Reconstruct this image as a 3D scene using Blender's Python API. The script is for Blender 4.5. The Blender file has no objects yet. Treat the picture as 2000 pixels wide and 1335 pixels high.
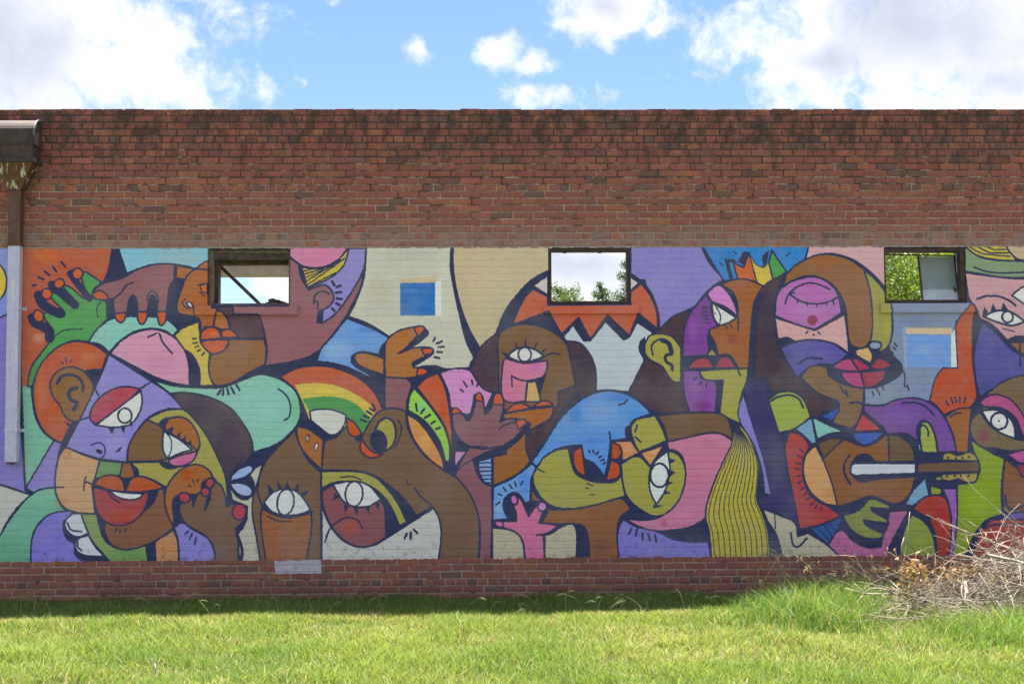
import bpy, math, random, re
import numpy as np
random.seed(7)
rng = np.random.default_rng(11)
sc = bpy.context.scene
col = sc.collection

# ------------------------------------------------------------------ camera
LENS, CAM_D, CAM_Z, YAW, PITCH, ROLL = 50.0, 13.7, 1.6, 1.35, 3.6, 0.3
FPX = 2000 * LENS / 36
def cam_basis():
    y, p, r = map(math.radians, (YAW, PITCH, ROLL))
    f = np.array([math.sin(y) * math.cos(p), math.cos(y) * math.cos(p), math.sin(p)])
    rt = np.cross(f, [0, 0, 1.0]); rt /= np.linalg.norm(rt); up = np.cross(rt, f)
    return rt * math.cos(r) - up * math.sin(r), rt * math.sin(r) + up * math.cos(r), f
RT, UP, FW = cam_basis()
CAM = np.array([-CAM_D * math.tan(math.radians(YAW)), -CAM_D, CAM_Z])
from mathutils import Matrix, Vector
cd = bpy.data.cameras.new('camera')
cd.lens = LENS; cd.sensor_width = 36; cd.clip_end = 3000; cd.clip_start = 0.1
co = bpy.data.objects.new('camera', cd); col.objects.link(co)
co.matrix_world = Matrix(((RT[0], UP[0], -FW[0], CAM[0]), (RT[1], UP[1], -FW[1], CAM[1]), (RT[2], UP[2], -FW[2], CAM[2]), (0, 0, 0, 1)))
sc.camera = co
def ray(x, y):
    d = (x - 1000) / FPX * RT - (y - 667.5) / FPX * UP + FW
    return d / np.linalg.norm(d)
def on_plane(x, y, Y=0.0):              # where a sight line meets the vertical plane at depth Y
    d = ray(x, y); return CAM + d * ((Y - CAM[1]) / d[1])
def on_ground(x, y, z=0.0):
    d = ray(x, y); return CAM + d * ((z - CAM[2]) / d[2])

# ------------------------------------------------------------------ light
SUN_EL, SUN_AZ = math.radians(70.5), math.radians(8)     # behind the wall, high
world = bpy.data.worlds.new('World'); sc.world = world; world.use_nodes = True
wn = world.node_tree; wn.nodes.clear()
class N:
    """tiny node-graph helper"""
    def __init__(s, tree): s.t = tree
    def __call__(s, kind, ins=None, **props):
        n = s.t.nodes.new(kind)
        for k, v in props.items(): setattr(n, k, v)
        for k, v in (ins or {}).items():
            sock = n.inputs[k]
            if isinstance(v, bpy.types.NodeSocket): s.t.links.new(v, sock)
            elif isinstance(v, bpy.types.Node): s.t.links.new(v.outputs[0], sock)
            else: sock.default_value = v
        return n
    def m(s, op, a, b=0.0, c=None, clamp=False):
        d = {0: a, 1: b}
        if c is not None: d[2] = c
        n = s('ShaderNodeMath', d, operation=op); n.use_clamp = clamp
        return n.outputs[0]
    def v(s, op, a, b=(0, 0, 0)):
        n = s('ShaderNodeVectorMath', {0: a, 1: b}, operation=op)
        return n.outputs['Value'] if op in ('LENGTH', 'DOT_PRODUCT', 'DISTANCE') else n.outputs[0]
    def mix(s, f, a, b, bt='MIX'):
        n = s('ShaderNodeMix', data_type='RGBA', blend_type=bt)
        for k, v in ((0, f), (6, a), (7, b)):
            if isinstance(v, bpy.types.NodeSocket): s.t.links.new(v, n.inputs[k])
            else: n.inputs[k].default_value = v if not isinstance(v, tuple) or len(v) == 4 else (*v, 1)
        return n.outputs[2]
    def ss(s, x, lo, hi):
        n = s('ShaderNodeMapRange', {'Value': x, 'From Min': lo, 'From Max': hi}, interpolation_type='SMOOTHSTEP')
        return n.outputs[0]
    def noise(s, vec, scale, detail=4, rough=.55, dist=0.0):
        n = s('ShaderNodeTexNoise', {'Vector': vec, 'Scale': scale, 'Detail': detail, 'Roughness': rough, 'Distortion': dist})
        return n.outputs['Fac']
W = N(wn)
sky = W('ShaderNodeTexSky', sky_type='NISHITA', sun_disc=False, sun_elevation=SUN_EL, sun_rotation=SUN_AZ, altitude=0, air_density=1.0, dust_density=0.35, ozone_density=2.2)
dirn = W.v('NORMALIZE', W('ShaderNodeTexCoord').outputs['Generated'])
# cumulus: soft bodies at real sky directions, broken up with fractal noise; noise alone carries the rest of the sky
CLOUDS = [  # sight-line of each cloud (photo px), angular half sizes (px), solidity
    (40, 90, 360, 200, 1.25), (300, 160, 150, 95, 1.0), (230, 40, 120, 90, 1.0), (510, 188, 48, 46, .8),
    (1185, 15, 130, 70, 1.0), (1280, 50, 50, 40, .6), (975, 92, 66, 44, .85), (1045, 120, 70, 40, .75), (1060, 185, 160, 40, .72), (808, 108, 60, 42, .52), (1420, 150, 60, 50, .55),
    (1820, 60, 320, 180, 1.3), (1620, 110, 150, 95, 1.2), (1960, 160, 300, 120, 1.0), (640, -8, 40, 20, .5), (1450, 12, 120, 40, .62),
    (1130, 520, 260, 90, 1.5), (548, 560, 80, 70, .9)]
warp = W('ShaderNodeTexNoise', {'Vector': dirn, 'Scale': 22.0, 'Detail': 2.0, 'Roughness': .6}).outputs['Color']
dw = W.v('ADD', dirn, W.v('MULTIPLY', W.v('SUBTRACT', warp, (.5, .5, .5)), (.03, .03, .03)))
body = None
for (cx, cy, rx, ry, am) in CLOUDS:
    c = ray(cx, cy)
    q = W.v('MULTIPLY', W.v('SUBTRACT', dw, tuple(c)), (FPX / rx, 2.0, FPX / ry))
    g = W.m('SUBTRACT', am, W.v('LENGTH', q))
    body = g if body is None else W.m('SMOOTH_MAX', body, g, .25)
sepd = W('ShaderNodeSeparateXYZ', {0: dirn})
infront = W.ss(W.v('DOT_PRODUCT', dirn, tuple(FW)), .78, .90)
field = W.m('MULTIPLY_ADD', W.noise(dirn, 3.2, 2, .5), 4.2, -1.70)  # unseen cloud cover outside the view, thickened to raise the ambient light
field = W.m('SUBTRACT', field, W.m('MULTIPLY', infront, 3.0))
body = W.m('MAXIMUM', body, field)
fb = W.noise(dw, 30.0, 6, .63)
low = W.noise(W.v('ADD', dirn, (.3, .1, .012)), 7.0, 2, .5)
dens = W.m('ADD', body, W.m('MULTIPLY', W.m('SUBTRACT', fb, .5), 2.7))
cover = W.ss(dens, -.06, .80)
# sunlit rims, lavender-grey bellies where the cloud is thick
belly = W.ss(W.m('ADD', body, W.m('MULTIPLY', W.m('SUBTRACT', low, .5), 1.9)), .45, 1.35)
lit = W.m('SUBTRACT', W.m('MULTIPLY_ADD', fb, .9, .55), W.m('MULTIPLY', belly, .95))
lit = W.m('MINIMUM', W.m('MAXIMUM', lit, 0.0), 1.0)
cloud = W.mix(lit, (3.0, 3.25, 4.0, 1), (5.1, 5.2, 5.25, 1))
hsv = W('ShaderNodeHueSaturation', {'Saturation': 1.0, 'Value': 1.0, 'Color': sky})
skyb = W.mix(1.0, hsv.outputs[0], (.66, .72, .85, 1), 'MULTIPLY')
skyc = W.mix(cover, skyb, cloud)
bg = W('ShaderNodeBackground', {'Color': skyc, 'Strength': 0.055})
W('ShaderNodeOutputWorld', {'Surface': bg})
sun = bpy.data.lights.new('sun', 'SUN'); sun.energy = 5.0; sun.angle = math.radians(.53); sun.color = (1, .95, .86)
so = bpy.data.objects.new('sun', sun); col.objects.link(so)
sdir = Vector((math.sin(SUN_AZ) * math.cos(SUN_EL), math.cos(SUN_AZ) * math.cos(SUN_EL), math.sin(SUN_EL)))
so.rotation_euler = sdir.to_track_quat('Z', 'Y').to_euler(); so.location = (0, 20, 40)
world.cycles.sampling_method = 'MANUAL'; world.cycles.sample_map_resolution = 512
sc.cycles.max_bounces = 6; sc.cycles.diffuse_bounces = 5; sc.cycles.glossy_bounces = 2; sc.cycles.transmission_bounces = 3; sc.cycles.transparent_max_bounces = 6
sc.cycles.use_adaptive_sampling = True; sc.cycles.adaptive_threshold = .02
sc.cycles.caustics_reflective = False; sc.cycles.caustics_refractive = False
vs = sc.view_settings
vs.view_transform = 'Standard'; vs.look = 'None'; vs.exposure = 2.03; vs.gamma = 1.0; vs.use_curve_mapping = False

# ------------------------------------------------------------------ helpers
def tag(o, label=None, cat=None, group=None, kind=None):
    for k, v in (('label', label), ('category', cat), ('group', group), ('kind', kind)):
        if v: o[k] = v
    return o
def empty(name, loc=(0, 0, 0)):
    o = bpy.data.objects.new(name, None); col.objects.link(o); o.location = loc; o.empty_display_size = .2
    return o
def mesh_obj(name, V, F, mat=None, parent=None, smooth=False, colors=None):
    me = bpy.data.meshes.new(name)
    V = np.asarray(V, np.float32)
    if isinstance(F, np.ndarray):
        n, k = F.shape
        me.vertices.add(len(V)); me.vertices.foreach_set('co', V.ravel())
        me.loops.add(n * k); me.loops.foreach_set('vertex_index', F.ravel().astype(np.int32))
        me.polygons.add(n); me.polygons.foreach_set('loop_start', np.arange(0, n * k, k, dtype=np.int32))
        me.polygons.foreach_set('loop_total', np.full(n, k, np.int32))
    else:
        me.from_pydata(V.tolist(), [], F)
    if smooth: me.polygons.foreach_set('use_smooth', np.ones(len(me.polygons), bool))
    if colors is not None:
        a = me.color_attributes.new('tint', 'FLOAT_COLOR', 'POINT')
        c = np.ones((len(V), 4), np.float32); c[:, :3] = colors
        a.data.foreach_set('color', c.ravel())
    me.update(); me.validate()
    if mat: me.materials.append(mat)
    o = bpy.data.objects.new(name, me); col.objects.link(o)
    if parent: o.parent = parent
    return o
BOXF = [(0, 3, 2, 1), (4, 5, 6, 7), (0, 1, 5, 4), (1, 2, 6, 5), (2, 3, 7, 6), (3, 0, 4, 7)]
def box(x0, x1, y0, y1, z0, z1):
    return [(x0, y0, z0), (x1, y0, z0), (x1, y1, z0), (x0, y1, z0), (x0, y0, z1), (x1, y0, z1), (x1, y1, z1), (x0, y1, z1)], list(BOXF)
class MB:
    def __init__(s): s.V, s.F = [], []
    def add(s, V, F):
        b = len(s.V); s.V += [tuple(v) for v in V]; s.F += [tuple(i + b for i in f) for f in F]; return s
    def box(s, *a): return s.add(*box(*a))
    def tube(s, pts, rad, k=6, cap=True):
        pts = np.asarray(pts, float); n = len(pts)
        T = np.gradient(pts, axis=0); T /= np.linalg.norm(T, axis=1)[:, None] + 1e-9
        ref = np.array([.31, .52, .8]); V = []
        for i in range(n):
            a = np.cross(T[i], ref); a /= np.linalg.norm(a) + 1e-9; b = np.cross(T[i], a)
            r = rad[i] if hasattr(rad, '__len__') else rad
            for j in range(k):
                t = 2 * math.pi * j / k; V.append(pts[i] + r * (math.cos(t) * a + math.sin(t) * b))
        F = [(i * k + j, i * k + (j + 1) % k, (i + 1) * k + (j + 1) % k, (i + 1) * k + j) for i in range(n - 1) for j in range(k)]
        if cap: F += [tuple(range(k))[::-1], tuple((n - 1) * k + j for j in range(k))]
        return s.add(V, F)
    def build(s, name, mat=None, parent=None, smooth=False): return mesh_obj(name, s.V, s.F, mat, parent, smooth)
def bevel(o, w=.004, seg=2):
    m = o.modifiers.new('bevel', 'BEVEL'); m.width = w; m.segments = seg; m.limit_method = 'ANGLE'; return o
def s2l(c):
    c = np.asarray(c, float); return np.where(c <= .04045, c / 12.92, ((c + .055) / 1.055) ** 2.4)
def l2s(c):
    c = np.clip(np.asarray(c, float), 0, 1); return np.where(c <= .0031308, c * 12.92, 1.055 * c ** (1 / 2.4) - .055)
def new_mat(name):
    m = bpy.data.materials.new(name); m.use_nodes = True; m.node_tree.nodes.clear(); return m, N(m.node_tree)
def finish(g, bsdf): g('ShaderNodeOutputMaterial', {'Surface': bsdf}); 
def simple_mat(name, c1, c2, scale=8.0, rough=.8, bump=.2, metal=0.0, bscale=60.0, detail=5):
    m, g = new_mat(name)
    pos = g('ShaderNodeNewGeometry').outputs['Position']
    n = g.ss(g.noise(pos, scale, detail, .6), .35, .65)
    c = g.mix(n, c1, c2)
    b = g('ShaderNodeBump', {'Strength': bump, 'Distance': .01, 'Height': g.noise(pos, bscale, 4)})
    p = g('ShaderNodeBsdfPrincipled', {'Base Color': c, 'Roughness': rough, 'Metallic': metal, 'Normal': b})
    finish(g, p); return m

# ------------------------------------------------------------------ mural rasteriser: outlines and fills as read off the wall
TILE={'A':(0,470,.25),'B':(0,780,.25),'C':(480,470,.25),'D':(480,780,.25),'E':(960,470,.25),'F':(960,780,.25),'P':(1440,470,.28),'Q':(1440,760,.28),'G':(0,0,1.)}
def crom(P,closed,sharp=None,n=7):
    P=np.asarray(P,float);m=len(P)
    if m<3: return P
    sharp=sharp or [False]*m
    out=[]
    rng=range(m) if closed else range(m-1)
    for i in rng:
        p1=P[i];p2=P[(i+1)%m]
        j0=(i-1)%m if closed else i-1; j3=(i+2)%m if closed else i+2
        p0=P[j0] if j0>=0 and not sharp[i] else p1
        p3=P[j3] if j3<m and not sharp[(i+1)%m] else p2
        if sharp[i] and sharp[(i+1)%m]: out.append(p1[None]);continue
        d=np.linalg.norm(p2-p1)
        def tan(a,b,c):
            v=c-a;l=np.linalg.norm(v)
            la=np.linalg.norm(b-a);lc=np.linalg.norm(c-b)
            return v/(l+1e-9)*min(d,2*min(la,lc)+1e-9) if la>0 and lc>0 else v
        m1=tan(p0,p1,p2) if not sharp[i] and j0>=0 else (p2-p1)
        m2=tan(p1,p2,p3) if not sharp[(i+1)%m] and j3<m else (p2-p1)
        t=np.linspace(0,1,n,endpoint=False)[:,None]
        out.append((2*t**3-3*t**2+1)*p1+(t**3-2*t**2+t)*m1+(-2*t**3+3*t**2)*p2+(t**3-t**2)*m2)
    if not closed: out.append(P[-1][None])
    return np.concatenate(out)
class Raster:
    def __init__(s,W,H,conv,unit,navy):
        s.W,s.H,s.conv,s.u,s.navy=W,H,conv,unit,navy
        s.im=np.zeros((H,W,3),np.float32);s.im[:]=navy
    def fill(s,P,c):
        P=s.conv(P);x,y=P[:,0],P[:,1];x2,y2=np.roll(x,-1),np.roll(y,-1)
        r0=max(0,int(math.floor(y.min())));r1=min(s.H-1,int(math.ceil(y.max())))
        if r1<r0: return
        e=np.abs(y2-y)>1e-9
        x,y,x2,y2=x[e],y[e],x2[e],y2[e]
        for r in range(r0,r1+1):
            yc=r+.5
            k=((y<=yc)&(y2>yc))|((y2<=yc)&(y>yc))
            if not k.any(): continue
            xs=np.sort(x[k]+(yc-y[k])*(x2[k]-x[k])/(y2[k]-y[k]))
            for a,b in zip(xs[::2],xs[1::2]):
                a=max(0,int(math.ceil(a-.5)));b=min(s.W,int(math.ceil(b-.5)))
                if b>a: s.im[r,a:b]=c
    def stroke(s,P,w,c=None,closed=False):
        w=w*.88
        P=s.conv(P);R=w*s.u/2
        if closed: P=np.concatenate([P,P[:1]])
        c=s.navy if c is None else c
        for a,b in zip(P[:-1],P[1:]):
            x0=max(0,int(min(a[0],b[0])-R-1));x1=min(s.W,int(max(a[0],b[0])+R+2))
            y0=max(0,int(min(a[1],b[1])-R-1));y1=min(s.H,int(max(a[1],b[1])+R+2))
            if x1<=x0 or y1<=y0: continue
            X,Y=np.meshgrid(np.arange(x0,x1)+.5,np.arange(y0,y1)+.5)
            d=b-a;L=d@d
            t=np.clip(((X-a[0])*d[0]+(Y-a[1])*d[1])/(L+1e-9),0,1)
            k=(X-a[0]-t*d[0])**2+(Y-a[1]-t*d[1])**2<=R*R
            s.im[y0:y1,x0:x1][k]=c
    def soft(s,c,cx,cy,rx,ry,last):
        # sprayed highlight, kept inside the last filled colour
        p=s.conv(np.array([[cx,cy]]))[0];rx*=s.u;ry*=s.u
        x0=max(0,int(p[0]-rx*1.6));x1=min(s.W,int(p[0]+rx*1.6));y0=max(0,int(p[1]-ry*1.6));y1=min(s.H,int(p[1]+ry*1.6))
        if x1<=x0 or y1<=y0: return
        X,Y=np.meshgrid(np.arange(x0,x1),np.arange(y0,y1))
        d=((X-p[0])/rx)**2+((Y-p[1])/ry)**2
        a=np.exp(-1.6*d*d)*.55
        sub=s.im[y0:y1,x0:x1]
        nb=np.abs(sub-s.navy).sum(2)>.12
        ok=np.abs(sub-last).sum(2)<.5
        a=(a*nb*ok)[...,None]
        s.im[y0:y1,x0:x1]=sub*(1-a)+c*a
def hexc(h): return np.array([int(h[i:i+2],16)/255 for i in (0,2,4)],np.float32)
def paint(text,R):
    last=hexc('808080')
    for ln in text.strip().splitlines():
        t=ln.split()
        if not t: continue
        ox,oy,k=TILE[t[0]]
        g=lambda p:(ox+float(p[0])*k,oy+float(p[1])*k)
        op=t[1]
        if op=='-':
            P=[g(q.split(',')) for q in t[3:]]
            R.stroke(crom(P,False),float(t[2]))
        elif op=='=':
            for q in t[3:]:
                m=re.match(r'(-?\d+),(-?\d+)-(-?\d+),(-?\d+)',q).groups()
                R.stroke(np.array([g(m[:2]),g(m[2:])]),float(t[2]))
        elif op=='L':
            i=t.index('/');A=[g(q.split(',')) for q in t[4:i]];B=[g(q.split(',')) for q in t[i+1:]]
            A=crom(A,False);B=crom(B,False)
            def rs(P,n=40):
                d=np.r_[0,np.cumsum(np.linalg.norm(np.diff(P,axis=0),axis=1))];u=np.linspace(0,d[-1],n)
                return np.c_[np.interp(u,d,P[:,0]),np.interp(u,d,P[:,1])]
            A=rs(A);B=rs(B);n=int(t[3])
            for j in range(n):
                f=j/(n-1) if n>1 else .5
                R.stroke(A*(1-f)+B*f,float(t[2]))
        elif op[0]=='@':
            c=g(t[3].split(','));r=[float(v)*k for v in t[4].split(',')];a=math.radians(float(t[5]))
            th=np.linspace(0,2*np.pi,28,endpoint=False)
            x=r[0]*np.cos(th);y=r[1]*np.sin(th)
            P=np.c_[c[0]+x*np.cos(a)-y*np.sin(a),c[1]+x*np.sin(a)+y*np.cos(a)]
            if len(op)>1: last=hexc(op[1:]);R.fill(P,last)
            if float(t[2])>0:R.stroke(P,float(t[2]),closed=True)
        elif op[0]=='*':
            c=g(t[2].split(','));r=[float(v)*k for v in t[3].split(',')]
            R.soft(hexc(op[1:]),c[0],c[1],r[0],r[1],last)
        else:
            pts=[];sh=[]
            for q in t[3:]:
                sh.append(q.endswith('!'));pts.append(g(q.rstrip('!').split(',')))
            P=crom(pts,True,sh);col=hexc(op);R.fill(P,col)
            if op!='2a304e': last=col
            if float(t[2])>0:R.stroke(P,float(t[2]),closed=True)
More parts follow.
